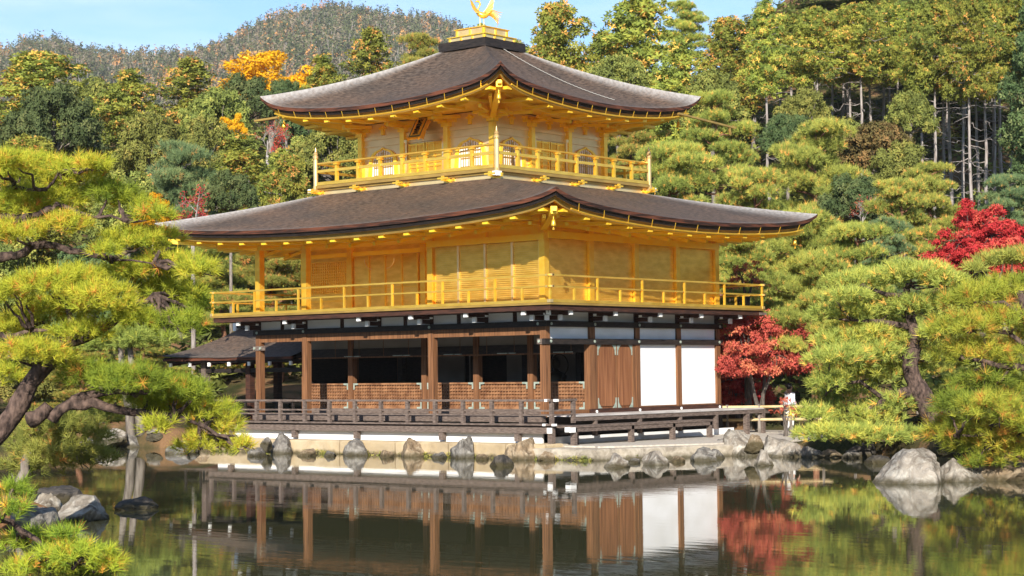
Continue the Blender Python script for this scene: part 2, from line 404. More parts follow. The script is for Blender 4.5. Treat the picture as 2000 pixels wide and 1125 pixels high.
LF_PINE = leaf_mat('pine needles', [(0, (0.1783, 0.2220, 0.0569)), (0.5, (0.3821, 0.4109, 0.0904)), (0.85, (0.6879, 0.5996, 0.1292)), (0.93, (0.9000, 0.5775, 0.1292)), (1, (0.9000, 0.4220, 0.1292))], hue=0.02)
LF_PINEB = leaf_mat('blue pine needles', [(0, (0.1010, 0.1593, 0.0803)), (0.6, (0.2244, 0.2999, 0.1262)), (0.92, (0.4039, 0.4311, 0.1721)), (1, (0.7630, 0.4123, 0.1377))], hue=0.015)
LF_PINEN = leaf_mat('near pine needles', [(0, (0.1519, 0.2300, 0.0347)), (0.45, (0.3494, 0.4272, 0.0496)), (0.84, (0.6380, 0.6243, 0.0621)), (0.92, (0.7899, 0.4929, 0.0744)), (1, (0.7291, 0.2793, 0.0744))], hue=0.01, val=0.05)
LF_PINEO = leaf_mat('long pine needles', [(0, (0.1363, 0.1944, 0.0337)), (0.45, (0.3097, 0.3629, 0.0524)), (0.84, (0.5204, 0.4925, 0.0655)), (0.92, (0.6938, 0.4147, 0.0748)), (1, (0.6195, 0.2592, 0.0655))], hue=0.01, val=0.05)
LF_RED = leaf_mat('red maple leaves', [(0, (0.3277, 0.0253, 0.0379)), (0.6, (0.5681, 0.0569, 0.0690)), (1, (0.6773, 0.1645, 0.1035))], hue=0.01, val=0.1)
LF_REDO = leaf_mat('orange red maple leaves', [(0, (0.3059, 0.0544, 0.0430)), (0.6, (0.5899, 0.1320, 0.0879)), (1, (0.6773, 0.3416, 0.1368))], hue=0.01, val=0.1)
LF_YEL = leaf_mat('golden autumn leaves', [(0, (0.50, 0.22, 0.012)), (0.6, (0.78, 0.40, 0.02)), (1, (0.85, 0.55, 0.05))], hue=0.01, val=0.1)
LF_BROWN = leaf_mat('brown shrub foliage', [(0, (0.075, 0.075, 0.027)), (0.6, (0.18, 0.1275, 0.0525)), (1, (0.36, 0.18, 0.075))])
LF_FAR = leaf_mat('far forest foliage', [(0, (0.0690, 0.0858, 0.0360)), (0.35, (0.1323, 0.1430, 0.0600)), (0.5, (0.2300, 0.1815, 0.1250)), (0.72, (0.2990, 0.2200, 0.1500)), (0.80, (0.4600, 0.2090, 0.0850)), (1, (0.5980, 0.2970, 0.1100))], trans=0.2)
BARK = mat('grey bark', (0.11, 0.09, 0.075), (0.27, 0.235, 0.20), rough=0.95, scale=(10, 10, 2), bump=0.5)
BARKP = mat('pale trunk bark', (0.20, 0.165, 0.145), (0.40, 0.36, 0.34), rough=0.95, scale=(9, 9, 1.2), bump=0.3)
BARKR = mat('red pine bark', (0.13, 0.055, 0.03), (0.30, 0.15, 0.09), rough=0.95, scale=(9, 9, 4), bump=0.6)
BARKM = mat('dark maple bark', (0.06, 0.05, 0.042), (0.16, 0.135, 0.115), rough=0.95, scale=(10, 10, 2), bump=0.5)
BARKD = mat('plated pine bark', (0.030, 0.020, 0.017), (0.15, 0.10, 0.08), rough=0.95, scale=(13, 13, 7), bump=1.0, bdist=0.05, detail=8)
BAMBOO = mat('bamboo rail', (0.45, 0.33, 0.16), (0.60, 0.47, 0.26), rough=0.6, scale=(3, 3, 3))

# ------------------------------------------------------------------ setting: ground, water, mountain
def np_mesh(name, V, F, mat, parent=None, tone=None, smooth=False, nper=4):
    """V (n,3), F (m,nper) fast mesh"""
    me = bpy.data.meshes.new(name); n, k = len(V), len(F)
    me.vertices.add(n); me.vertices.foreach_set('co', np.ascontiguousarray(V, dtype=np.float32).ravel())
    me.loops.add(k * nper); me.loops.foreach_set('vertex_index', np.ascontiguousarray(F, dtype=np.int32).ravel())
    me.polygons.add(k); me.polygons.foreach_set('loop_start', np.arange(0, k * nper, nper, dtype=np.int32))
    if tone is not None:
        a = me.attributes.new('tone', 'FLOAT', 'FACE'); a.data.foreach_set('value', np.clip(tone, 0, 1).astype(np.float32))
    if smooth: me.polygons.foreach_set('use_smooth', np.ones(k, dtype=bool))
    me.materials.append(mat); me.update(calc_edges=True)
    o = bpy.data.objects.new(name, me); COL.objects.link(o)
    if parent: o.parent = parent
    return o
def gridmesh(name, P, mat, smooth=True):
    a, b = P.shape[:2]
    i = np.arange(a * b).reshape(a, b)
    F = np.stack([i[:-1, :-1], i[:-1, 1:], i[1:, 1:], i[1:, :-1]], -1).reshape(-1, 4)
    return np_mesh(name, P.reshape(-1, 3), F, mat, smooth=smooth)

dd = np.concatenate([np.linspace(24, 75, 150), np.linspace(76, 160, 60), np.linspace(165, 640, 50)])
kk = np.linspace(-0.75, 0.75, 260)
D, K = np.meshgrid(dd, kk, indexing='ij')
X = CAM[0] + FH[0] * D + RT[0] * D * K; Y = CAM[1] + FH[1] * D + RT[1] * D * K
tag(gridmesh('ground', np.stack([X, Y, gh(X, Y)], -1), SOIL), kind='structure')
# low ground under everything, out to the horizon
MB().box(-1950, 1950, -1950, 1950, -3.0, -2.0).build('terrain', SOIL)
tag(bpy.data.objects['terrain'], kind='structure')
Pw = np.array([[[-140, -200, 0], [-140, 160, 0]], [[200, -200, 0], [200, 160, 0]]], float)
# water as one sheet, densely used only through its material
tag(gridmesh('water', Pw, WATER, smooth=False), kind='structure')

RIDGE_U = [-900, -500, -200, 0, 60, 110, 160, 220, 300, 360, 420, 480, 530, 580, 640, 700, 760, 830, 880, 930, 1000, 1080, 1200, 1500, 2200, 2800]
RIDGE_V = [150, 120, 110, 88, 70, 72, 88, 96, 102, 100, 82, 55, 28, 14, 3, 8, 20, 24, 36, 64, 86, 112, 150, 190, 230, 250]
def mount(u, e):
    """height of the mountain at bearing u, e = 0 at its foot and 1 on the ridge line; beyond 1 it falls away"""
    d = 640 + e * 760
    zr = CAM[2] + (hor(u) - (np.interp(u, RIDGE_U, RIDGE_V) + 19)) / FPX * 1400
    up_ = 40 + (zr - 40) * (np.clip(e, 0, 1) ** 0.9)
    z = np.where(e > 1, zr - (e - 1) * 190, up_)
    z = z + 5 * np.sin(u * 0.031 + e * 5) * np.sin(e * 3.1) + 4 * np.sin(u * 0.011 - e * 9) * np.sin(np.clip(e, 0, 1) * 3.1)
    return d, z
uu = np.linspace(-900, 2800, 300); ee = np.linspace(0, 1.6, 70)
E_, U_ = np.meshgrid(ee, uu, indexing='ij')
Dm, Zm = mount(U_, E_)
Xm = CAM[0] + FH[0] * Dm + RT[0] * Dm * (U_ - 1000) / FPX; Ym = CAM[1] + FH[1] * Dm + RT[1] * Dm * (U_ - 1000) / FPX
MSOIL = mat('mountain floor', (0.045, 0.048, 0.028), (0.10, 0.075, 0.05), rough=1.0, scale=(0.05, 0.05, 0.05))
tag(gridmesh('mountain', np.stack([Xm, Ym, Zm], -1), MSOIL), kind='structure')

# ------------------------------------------------------------------ the pavilion
PAV = thing('golden_pavilion', 'three storey pavilion with gold leaf upper storeys and bark roofs beside the pond', 'temple pavilion', (0, 0, Z0))
def part(mb, name, mat, parent=PAV, **k): return mb.build(name, mat, parent, **k)
CX, CY = -5.85, 4.24
XW, YN = -11.66, 8.48

def eave_z(kind, t):
    a = abs(t)
    return 9.20 + .45 * t * t + .28 * a ** 12 if kind == 'up' else 5.48 + .36 * t * t + .2 * a ** 12
def roof(kind, name):
    if kind == 'up': cx, cy, ha, hb, ia, ib, zin, c1, c2, wa, wb, ccx = CX, CY, 4.96, 4.96, .66, .66, 11.50, .5, .5, 2.72, 2.72, CX
    else: cx, cy, ha, hb, ia, ib, zin, c1, c2, wa, wb, ccx = -5.83, CY, 8.18, 6.59, 3.72, 3.72, 6.80, .72, .28, 5.83, 4.24, CX
    sides = [((-1, -1), (1, -1)), ((1, -1), (1, 1)), ((1, 1), (-1, 1)), ((-1, 1), (-1, -1))]
    ts = np.sin(np.linspace(-1, 1, 49) * math.pi / 2); ts = list(np.sign(ts) * np.abs(ts) ** 1.0)
    def rim(si, t, inset, dz):
        a, b = sides[si]
        px = (a[0] + (b[0] - a[0]) * (t + 1) / 2); py = (a[1] + (b[1] - a[1]) * (t + 1) / 2)
        bow = 0.10 * (1 - abs(t) ** 2) * (0)
        return (cx + px * (ha - inset), cy + py * (hb - inset), eave_z(kind, t) + dz)
    v, f, uv, li = [], [], [], []
    ns = 22
    me = None
    for si in range(4):
        a, b = sides[si]; base = len(v)
        for j in range(ns + 1):
            s = j / ns; p = c1 * s + c2 * s * s
            for t in ts:
                e = rim(si, t, 0, 0)
                px = (a[0] + (b[0] - a[0]) * (t + 1) / 2); py = (a[1] + (b[1] - a[1]) * (t + 1) / 2)
                q = (ccx + px * ia, CY + py * ib)
                v.append((e[0] + (q[0] - e[0]) * s, e[1] + (q[1] - e[1]) * s, e[2] + (zin - e[2]) * p))
                W = (ha if si % 2 == 0 else hb)
                uv.append((si * 50 + t * W * (1 - s) + t * ia * s, s * 4.6))
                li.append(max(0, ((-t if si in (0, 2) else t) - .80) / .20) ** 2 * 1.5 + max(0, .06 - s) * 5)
        n = len(ts)
        for j in range(ns):
            for i in range(n - 1):
                f.append((base + j * n + i, base + j * n + i + 1, base + (j + 1) * n + i + 1, base + (j + 1) * n + i))
    me = bpy.data.meshes.new(name); me.from_pydata(v, [], f)
    ul = me.uv_layers.new(name='UVMap')
    for lp in me.loops: ul.data[lp.index].uv = uv[lp.vertex_index]
    at2 = me.attributes.new('lichen_sheen', 'FLOAT', 'POINT'); at2.data.foreach_set('value', li)
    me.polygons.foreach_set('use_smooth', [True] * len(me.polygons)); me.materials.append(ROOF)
    ro = bpy.data.objects.new(name, me); COL.objects.link(ro); ro.parent = PAV
    # layered eave: bark edge, black boards, gold fascia, soffit
    def band(i0, z0, i1, z1):
        mb = MB()
        for si in range(4):
            mb.grid([[rim(si, t, i0, z0) for t in ts], [rim(si, t, i1, z1) for t in ts]])
        return mb
    dz = (.11, .205, .33) if kind == 'up' else (.11, .215, .345)
    part(band(0, 0, .02, -dz[0]), 'eave_edge', BROWNE, ro, fix=False)
    bb = band(.02, -dz[0], .07, -dz[0] - .005); bb2 = band(.07, -dz[0] - .005, .12, -dz[1])
    o = len(bb.v); bb.v += bb2.v; bb.f += [tuple(i + o for i in q) for q in bb2.f]
    part(bb, 'eave_board', BLACKE, ro, fix=False)
    fb = band(.12, -dz[1], .24, -dz[1]); f2 = band(.24, -dz[1], .27, -dz[2])
    o = len(fb.v); fb.v += f2.v; fb.f += [tuple(i + o for i in q) for q in f2.f]
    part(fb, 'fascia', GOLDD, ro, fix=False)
    zi = 9.02 if kind == 'up' else 5.44
    mb = MB()
    for si in range(4):
        a, b = sides[si]; rows = [[rim(si, t, .27, -dz[2]) for t in ts], [rim(si, t, .95, -dz[2] + .03) for t in ts], [rim(si, t, .97, -dz[2] - .07) for t in ts]]
        rows.append([(ccx + (a[0] + (b[0] - a[0]) * (t + 1) / 2) * (wa - .05), CY + (a[1] + (b[1] - a[1]) * (t + 1) / 2) * (wb - .05), zi) for t in ts])
        mb.grid(rows)
    part(mb, 'soffit', GOLDS, ro, fix=False)
    # rafters in two tiers, hip rafters
    for si in range(4):
        a, b = sides[si]
        n = {'up': 10, 'lo': 16 if si % 2 == 0 else 13}[kind]
        W = ha if si % 2 == 0 else hb
        nx, ny = [(0, -1), (1, 0), (0, 1), (-1, 0)][si]
        tx, ty = (b[0] - a[0]) / 2, (b[1] - a[1]) / 2
        for k in range(n):
            t = -1 + 2 * (k + .5) / n
            c = t * (W - .3)
            o_ = hb if si % 2 == 0 else ha
            ze = eave_z(kind, t)
            p = (cx + tx * c + nx * (o_ - .32), cy + ty * c + ny * (o_ - .32), ze - dz[2] - .04)
            q = (cx + tx * c + nx * (o_ - 1.35), cy + ty * c + ny * (o_ - 1.35), ze - dz[2] - .02)
            if k % 1 == 0:
                part(MB().bar(p, q, .20, .09), 'rafter', GOLDS, ro)
            if kind == 'lo' or k % 2 == 0:
                p = (cx + tx * c + nx * (o_ - 1.05), cy + ty * c + ny * (o_ - 1.05), ze - dz[2] - .15)
                wq = (wb if si % 2 == 0 else wa)
                cc = max(-(wa if si % 2 == 0 else wb), min((wa if si % 2 == 0 else wb), c))
                q = (ccx + tx * cc + nx * (wq - .02), CY + ty * cc + ny * (wq - .02), zi - .12)
                part(MB().bar(p, q, .10, .10), 'rafter', GOLDS, ro)
        e0 = rim(si, 1, .42, -dz[2] - .22); q = (ccx + b[0] * wa, CY + b[1] * wb, zi - .22)
        hr = part(MB().bar(e0, q, .17, .20), 'hip_rafter', GOLDS, ro)
        d = (Vector(e0) - Vector(q)).normalized()
        part(MB().bar(Vector(e0) - d * .02, Vector(e0) + d * .14, .10, .10), 'hip_rafter_cap', GOLD, ro)
        hips.append((kind, Vector(e0) - d * .15))
    # gutter with rods
    for si in ((0, 1) if kind == 'up' else (1,)):
        pts = [rim(si, t, .10, -dz[2] + .02) for t in np.linspace(-.9, .9, 33)]
        g = part(MB().tube(pts, .026, 6), 'gutter', GOLD, ro)
        rods = MB()
        for t in np.linspace(-.85, .85, 13 if kind == 'up' else 11):
            p = rim(si, t, .10, -dz[2]); q = rim(si, t, .03, -dz[0] + .02)
            rods.tube([p, q], .010, 5)
        build_each(rods, 'gutter_hanger', GOLD, ro)
    return ro
hips = []
R1 = roof('lo', 'lower_roof')
R2 = roof('up', 'upper_roof')
# rain spouts
part(MB().bar((-.95, 8.0, 9.27), (-.95, 11.2, 9.10), .09, .06).bar((-.95, 10.9, 9.10), (-.95, 10.95, 8.85), .06, .06), 'rain_spout', GOLDD, PAV)
part(MB().bar((-9.9, -.80, 9.17), (-10.9, -.85, 9.15), .10, .06), 'rain_spout', GOLDD, PAV)
# platform on the peak
part(MB().box(CX - .98, CX + .98, CY - .98, CY + .98, 11.33, 11.60), 'ridge_box', WOODK, R2)
fin = part(MB().box(CX - .74, CX + .74, CY - .74, CY + .74, 11.602, 11.76).box(CX - .58, CX + .58, CY - .58, CY + .58, 11.762, 12.02), 'roof_pedestal', GOLDP, R2)
pp = MB()
for (hw, z0, z1, n) in ((.74, 11.604, 11.758, 4), (.58, 11.764, 12.018, 3)):
    for k in range(n):
        c = -hw + .03 + (2 * hw - .06) * k / (n - 1)
        pp.box(CX + c - .03, CX + c + .03, CY - hw - .025, CY - hw - .001, z0, z1).box(CX + hw + .001, CX + hw + .025, CY + c - .03, CY + c + .03, z0, z1)
    pp.box(CX - hw - .05, CX + hw + .05, CY - hw - .05, CY + hw + .05, z1 + .002, z1 + .03)
part(pp, 'pedestal_rib', GOLD, R2)
# lightning chain down the east slope
ch = MB(); pts = []
for k in range(60):
    s = k / 59
    x = CX + .98 + (CX + 4.1 - CX - .98) * s; y = CY - .1 + 1.6 * s
    ss = 1 - (x - CX - .66) / 4.3; p = .5 * ss + .5 * ss * ss
    pts.append((x, y, eave_z('up', .2) + (11.5 - eave_z('up', .2)) * p + .06 + .012 * (k % 2)))
for k in range(59):
    ch.bar(pts[k], pts[k + 1], .034 if k % 2 else .014, .016)
part(ch, 'lightning_chain', CHAINM, R2)

# ---- third storey
X3, Y3 = (CX - 2.72, CX + 2.72), (CY - 2.72, CY + 2.72)
ZF3, ZT3 = 7.06, 9.0
part(MB().box(X3[0] + .06, X3[1] - .06, Y3[0] + .06, Y3[1] - .06, ZF3, ZT3), 'upper_wall', GOLD3)
part(MB().box(CX - 3.66, CX + 3.66, CY - 3.66, CY + 3.66, 6.5, 7.0), 'balcony_base', GOLD3)
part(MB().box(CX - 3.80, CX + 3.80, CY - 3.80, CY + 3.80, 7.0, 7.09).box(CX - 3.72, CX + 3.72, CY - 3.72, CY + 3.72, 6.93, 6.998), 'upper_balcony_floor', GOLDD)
for kx in range(4):
    for ky in range(4):
        if kx in (0, 3) or ky in (0, 3):
            x = CX - 2.72 + 5.44 * kx / 3; y = CY - 2.72 + 5.44 * ky / 3
            part(MB().box(x - .085, x + .085, y - .085, y + .085, ZF3 + .035, 8.72), 'upper_column', GOLD)
def bracket(x, y, nx, ny, zt, s=1.0, m=GOLD):
    mb = MB(); tx, ty = -ny, nx
    def bx(o, l, h0, h1, wd):
        a = abs(nx) * o; 
        px, py = x + nx * o, y + ny * o
        ex, ey = (abs(tx) * l + abs(nx) * wd), (abs(ty) * l + abs(ny) * wd)
        mb.box(px - ex, px + ex, py - ey, py + ey, zt + h0, zt + h1)
    bx(.0, .14 * s, -.32 * s, -.20 * s, .12 * s)
    bx(.0, .34 * s, -.198 * s, -.11 * s, .06 * s)
    bx(.28 * s, .05 * s, -.2 * s, -.12 * s, .30 * s)
    for o, l in ((0, -.29), (0, 0), (0, .29)): 
        px, py = x + tx * l * s, y + ty * l * s
        mb.box(px - .065 * s, px + .065 * s, py - .065 * s, py + .065 * s, zt - .108 * s, zt - .02 * s)
    bx(.50 * s, .30 * s, -.118 * s, -.04 * s, .05 * s)
    bx(.50 * s, .06 * s, -.038 * s, .03 * s, .06 * s)
    return mb
for k in range(4):
    c = -2.72 + 5.44 * k / 3
    part(bracket(CX + c, Y3[0], 0, -1, 8.95), 'eave_bracket', GOLDS); part(bracket(X3[1], CY + c, 1, 0, 8.95), 'eave_bracket', GOLDS)
for k in range(3):
    c = -1.81 + 1.81 * k
    for (x, y) in ((CX + c, Y3[0] + .03), (X3[1] - .03, CY + c)):
        part(MB().box(x - .05, x + .05, y - .05, y + .05, 8.62, 8.92).box(x - .13, x + .13, y - .055, y + .055, 8.80, 8.86) if y < 2 else MB().box(x - .05, x + .05, y - .05, y + .05, 8.62, 8.92).box(x - .055, x + .055, y - .13, y + .13, 8.80, 8.86), 'eave_strut', GOLDS)
for z0, z1 in ((8.50, 8.60), (8.28, 8.33), (7.10, 7.20)):
    part(MB().box(X3[0] + .02, X3[1] - .02, Y3[0] + .02, Y3[0] + .059, z0, z1), 'wall_rail', GOLD3)
    part(MB().box(X3[1] - .059, X3[1] - .02, Y3[0] + .06, Y3[1] - .02, z0, z1), 'wall_rail', GOLD3)
def face(si, base):
    """map (along, up, out) on the south (0) or east (1) face of a storey to world"""
    if si == 0: return lambda a, z, o: (CX + a, base - o, z)
    return lambda a, z, o: (base + o, CY + a, z)
def fbox(mb, F, a0, a1, z0, z1, o0, o1):
    p, q = F(a0, z0, o0), F(a1, z1, o1)
    return mb.box(min(p[0], q[0]), max(p[0], q[0]), min(p[1], q[1]), max(p[1], q[1]), z0, z1)
def bell_window(si, ac):
    F = face(si, Y3[0] + .06 if si == 0 else X3[1] - .06)
    def outline(k, n=11):
        hw = .47 * k; zs, ztop = 7.70, 8.04 + .16 * k
        L_ = [(-hw * 1.10, 7.10), (-hw, zs)]
        for i in range(1, n):
            t = i / n * math.pi / 2
            L_.append((-hw * math.cos(t) ** .85, zs + (ztop - .06 - zs) * math.sin(t) ** .9))
        L_.append((0, ztop))
        return L_ + [(-x, z) for x, z in reversed(L_[:-1])]
    o_, i_ = outline(1.26), outline(1.0)
    fr = MB()
    A = [F(ac + a, z, .07) for a, z in o_]; B = [F(ac + a, z, .07) for a, z in i_]; C_ = [F(ac + a, z, 0) for a, z in o_]; D_ = [F(ac + a, z, .012) for a, z in i_]
    fr.grid([C_, A, B, D_])
    wobj = part(fr, 'bell_window', GOLDS)
    bk = MB(); P = [F(ac + a, z, .012) for a, z in i_]
    bk.v += P; bk.f.append(tuple(range(len(P))))
    part(bk, 'paper_screen', SHOJI, wobj)
    br = MB()
    for k in range(-4, 5):
        a = k * .098; z1 = np.interp(abs(a), [0, .27, .39, .47], [8.16, 8.05, 7.88, 7.70])
        fbox(br, F, ac + a - .011, ac + a + .011, 7.12, z1, .014, .03)
    for z in (7.36, 7.62, 7.84): fbox(br, F, ac - .40, ac + .40, z - .014, z + .014, .031, .04)
    fbox(br, F, ac - .03, ac + .03, 7.12, 8.08, .041, .05)
    part(br, 'window_bar', GOLDD, wobj)
def panel_door(si):
    F = face(si, Y3[0] + .06 if si == 0 else X3[1] - .06)
    fr = MB()
    for a in (-.78, .78): fbox(fr, F, a - .05, a + .05, 7.1, 8.33, .0, .11)
    for a in (-.78, .78): fbox(fr, F, a - .08, a + .08, 8.28, 8.37, .0, .14)
    d0 = build_each(fr, 'door_post', GOLDP, PAV)[0]
    for s in (-1, 1):
        pn = MB(); a0, a1 = sorted((s * .02, s * .71))
        fbox(pn, F, a0, a1, 7.12, 8.24, .0, .03); leaf = part(pn, 'door_leaf', GOLDW, d0)
        gr = MB()
        for a in (a0 + .03, (a0 + a1) / 2, a1 - .03): fbox(gr, F, a - .025, a + .025, 7.12, 8.24, .031, .065)
        for z in (7.15, 7.50, 7.62, 7.80, 7.88, 8.20): fbox(gr, F, a0, a1, z - .02, z + .02, .031, .058)
        for k in range(1, 12):
            a = a0 + (a1 - a0) * k / 12
            fbox(gr, F, a - .008, a + .008, 7.9, 8.18, .031, .045)
        part(gr, 'door_lattice', GOLD, d0)
for si in (0, 1):
    bell_window(si, -1.81); bell_window(si, 1.81); panel_door(si)
def tube_rail(pts, r): return MB().tube(pts, r, 8)
RL3 = {}
for si, (p, q) in enumerate((((CX - 3.74, CY - 3.74), (CX + 3.74, CY - 3.74)), ((CX + 3.74, CY - 3.74), (CX + 3.74, CY + 3.74)), ((CX + 3.74, CY + 3.74), (CX - 3.74, CY + 3.74)), ((CX - 3.74, CY + 3.74), (CX - 3.74, CY - 3.74)))):
    P = lambda t, z: (p[0] + (q[0] - p[0]) * t, p[1] + (q[1] - p[1]) * t, z)
    rl = MB().tube([P(.012, 7.78), P(.988, 7.78)], .036, 8).bar(P(.012, 7.54), P(.988, 7.54), .07, .085).bar(P(.012, 7.15), P(.988, 7.15), .11, .10)
    ro = part(rl, 'upper_railing', GOLDW)
    for k in range(1, 8):
        a = P(k / 8, 0); part(MB().box(a[0] - .044, a[0] + .044, a[1] - .044, a[1] + .044, 7.2, 7.70).box(a[0] - .08, a[0] + .08, a[1] - .08, a[1] + .08, 7.70, 7.745), 'baluster', GOLD, ro)
    pr = [(.075, 7.0), (.075, 7.92), (.055, 7.93), (.085, 7.96), (.09, 8.02), (.06, 8.06), (.075, 8.10), (.03, 8.18), (.012, 8.30)]
    part(MB().lathe(pr, (p[0], p[1], 0), 12), 'newel_post', GOLDP, ro)
    part(MB().box(p[0] - .10, p[0] + .10, p[1] - .10, p[1] + .10, 6.86, 6.998), 'beam_end', METW if si in (1,) else GOLDP, ro)
for si in (0, 1):
    for k in range(5):
        c = -3.66 + 7.32 * k / 4
        if si == 0: part(bracket(CX + c, CY - 3.66, 0, -1, 6.96, .62), 'balcony_bracket', GOLD)
        elif k > 0: part(bracket(CX + 3.66, CY + c, 1, 0, 6.96, .62), 'balcony_bracket', GOLD)
for (x, y, dx, dy) in ((CX - 3.74, CY - 3.74, -1, 0), (CX + 3.74, CY + 3.74, 0, 1)):
    part(MB().bar((x, y, 6.95), (x + dx * .30, y + dy * .30, 6.95), .13, .11), 'beam_end', METW)

# ---- second storey
ZF2 = 3.05
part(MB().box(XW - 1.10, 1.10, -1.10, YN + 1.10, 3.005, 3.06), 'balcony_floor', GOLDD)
part(MB().box(XW - 1.04, 1.04, -1.04, YN + 1.04, 2.86, 3.003), 'balcony_frame', WOODD)
cols2 = [(0, 0), (-4.24, 0), (-9.54, 0), (XW, 0), (XW, 2), (XW, 4.24), (XW, 6.36), (XW, YN), (0, 2.06), (0, 4.24), (0, 6.36), (0, YN), (-9.54, 2), (-6.36, 2), (-4.24, YN), (-8, YN)]
for x, y in cols2:
    part(MB().box(x - .105, x + .105, y - .105, y + .105, ZF2 + .012, 5.46), 'gold_column', GOLD)
# flush south wall, east wall, recessed south wall, other walls
part(MB().box(-4.24, -.02, .03, .09, ZF2 + .015, 4.93), 'south_wall', GOLDW)
part(MB().box(-.09, -.03, .1, YN, ZF2 + .015, 5.42), 'east_wall', GOLDW)
part(MB().box(XW, -4.24, 2.02, 2.1, ZF2 + .015, 5.42).box(-4.30, -4.24, .1, 2.02, ZF2 + .015, 5.42).box(XW - .03, XW + .03, 2.1, YN, ZF2 + .015, 5.42).box(XW, 0, YN - .05, YN, ZF2 + .015, 5.42), 'recess_wall', GOLDW)
part(MB().box(-4.24, .0, .02, .06, 4.97, 5.42), 'frieze', GOLDS)
for a, b_, y in ((-4.34, .1, -.035), ):
    part(MB().box(a, b_, -.13, .06, 4.86, 5.05), 'tie_beam', GOLDS)
part(MB().box(-.06, .13, .07, YN + .1, 4.92, 5.12), 'tie_beam', GOLDS)
part(MB().box(XW - .1, -4.34, -.08, .08, 5.14, 5.30), 'eave_beam', GOLDS)
part(MB().box(XW - .1, .1, -.07, .07, 5.34, 5.42).box(-.07, .07, .07, YN, 5.34, 5.42).box(XW - .07, XW + .07, .07, YN, 5.34, 5.42), 'wall_plate', GOLDS)
part(MB().box(XW + .08, -4.32, .08, 2.01, 5.20, 5.24), 'recess_ceiling', GOLDS)
part(MB().box(XW, -4.24, 1.94, 2.018, 4.92, 5.06), 'tie_beam', GOLDS)
part(MB().box(XW, 0, .0, YN, 5.43, 5.45), 'ceiling', GOLDS)
for k in range(1, 4):   # frieze struts
    y = k * 2.12; part(MB().box(-.045, .09, y - .05, y + .05, 5.12, 5.34), 'frieze_strut', GOLDS)
part(MB().box(-2.17, -2.07, -.09, .03, 5.05, 5.34), 'frieze_strut', GOLDS)
for z in (5.19, 5.27): part(MB().box(-.03, .01, .1, YN - .1, z - .012, z + .012), 'frieze_rail', GOLDW)
# south louvred shutters
edges = [-4.13, -3.16, -2.14, -1.12, -.11]
for k in range(4):
    a0, a1 = edges[k] + .04, edges[k + 1] - .04
    pnl = part(MB().box(a0, a1, -.005, .028, ZF2 + .10, 4.84), 'shutter', GOLDW)
    sl = MB(); z = ZF2 + .13
    while z < 4.80:
        sl.box(a0, a1, -.03, -.006, z, z + .028); z += .058
    part(sl, 'louvre', GOLDW, pnl)
    part(MB().box(edges[k + 1] - .04, edges[k + 1] + .035, -.06, .03, ZF2 + .05, 4.86), 'shutter_post', GOLDP)
part(MB().box(-4.13, -.11, -.05, .03, ZF2 + .014, ZF2 + .095), 'wall_sill', GOLD)
# east fine-lattice panels
ye = [.10, 2.06, 4.24, 6.36, YN]
for k in range(4):
    a0, a1 = ye[k] + .12, ye[k + 1] - .12
    pnl = part(MB().box(-.028, .0, a0, a1, ZF2 + .12, 4.88), 'shutter', GOLDW)
    sl = MB(); z = ZF2 + .16
    while z < 4.85:
        sl.box(.001, .012, a0, a1, z, z + .02); z += .05
    part(sl, 'louvre', GOLDW, pnl)
part(MB().box(-.028, .05, .11, YN - .1, ZF2 + .016, ZF2 + .11), 'wall_sill', GOLD)
# recessed bays: lattice panel and sliding doors with curved brackets
lt = part(MB().box(XW + .12, -9.66, 1.985, 2.018, ZF2 + .1, 4.86), 'lattice_shutter', GOLDW)
lb = MB(); x0, x1 = XW + .16, -9.70
for k in range(19): x = x0 + (x1 - x0) * k / 18; lb.box(x - .014, x + .014, 1.94, 1.984, 3.78, 4.80)
for k in range(12): z = 3.78 + 1.02 * k / 11; lb.box(x0, x1, 1.952, 1.98, z - .014, z + .014)
lb.box(x0, x1, 1.955, 1.984, 3.50, 3.56)
part(lb, 'lattice_bar', GOLD, lt)
dx = [-9.42, -8.72, -8.02, -7.30, -6.62]
for k in range(4):
    d_ = part(MB().box(dx[k] + .03, dx[k + 1] - .03, 1.97, 2.018, ZF2 + .08, 4.84), 'sliding_door', GOLDW)
    part(MB().box(dx[k + 1] - .028, dx[k + 1] + .028, 1.93, 2.0, ZF2 + .05, 4.9).box(dx[k] + .05, dx[k + 1] - .05, 1.955, 1.968, 3.86, 3.9), 'door_stile', GOLD, d_)
for (a, s) in ((-8.9, 1), (-7.6, -1)):
    arc = [(a + s * .35 * (1 - math.cos(t)), 1.94, 4.80 - .32 * math.sin(t)) for t in np.linspace(0, 1.5, 8)]
    part(MB().tube(arc, .014, 5), 'curved_stay', GOLDP)
part(MB().box(-6.3, -4.4, 1.985, 2.018, ZF2 + .1, 4.86), 'sliding_door', GOLDW)
# railings of the second storey
for si, (p, q, n) in enumerate((((XW - 1.06, -1.06), (1.06, -1.06), 14), ((1.06, -1.06), (1.06, YN + 1.06), 10), ((1.06, YN + 1.06), (XW - 1.06, YN + 1.06), 14), ((XW - 1.06, YN + 1.06), (XW - 1.06, -1.06), 10))):
    P = lambda t, z: (p[0] + (q[0] - p[0]) * t, p[1] + (q[1] - p[1]) * t, z)
    e = .12 / math.dist(p, q)
    ro = part(MB().bar(P(-e, 3.81), P(1 + e, 3.81), .06, .05).bar(P(-e, 3.50), P(1 + e, 3.50), .05, .045).bar(P(.004, 3.105), P(.996, 3.105), .09, .085), 'balcony_railing', GOLDW)
    for k in range(n + 1):
        if k == n: continue
        a = P(k / n, 0); tall = k % 2 == 0
        part(MB().box(a[0] - .029, a[0] + .029, a[1] - .029, a[1] + .029, 3.148, 3.779 if tall else 3.472), 'baluster', GOLD, ro)
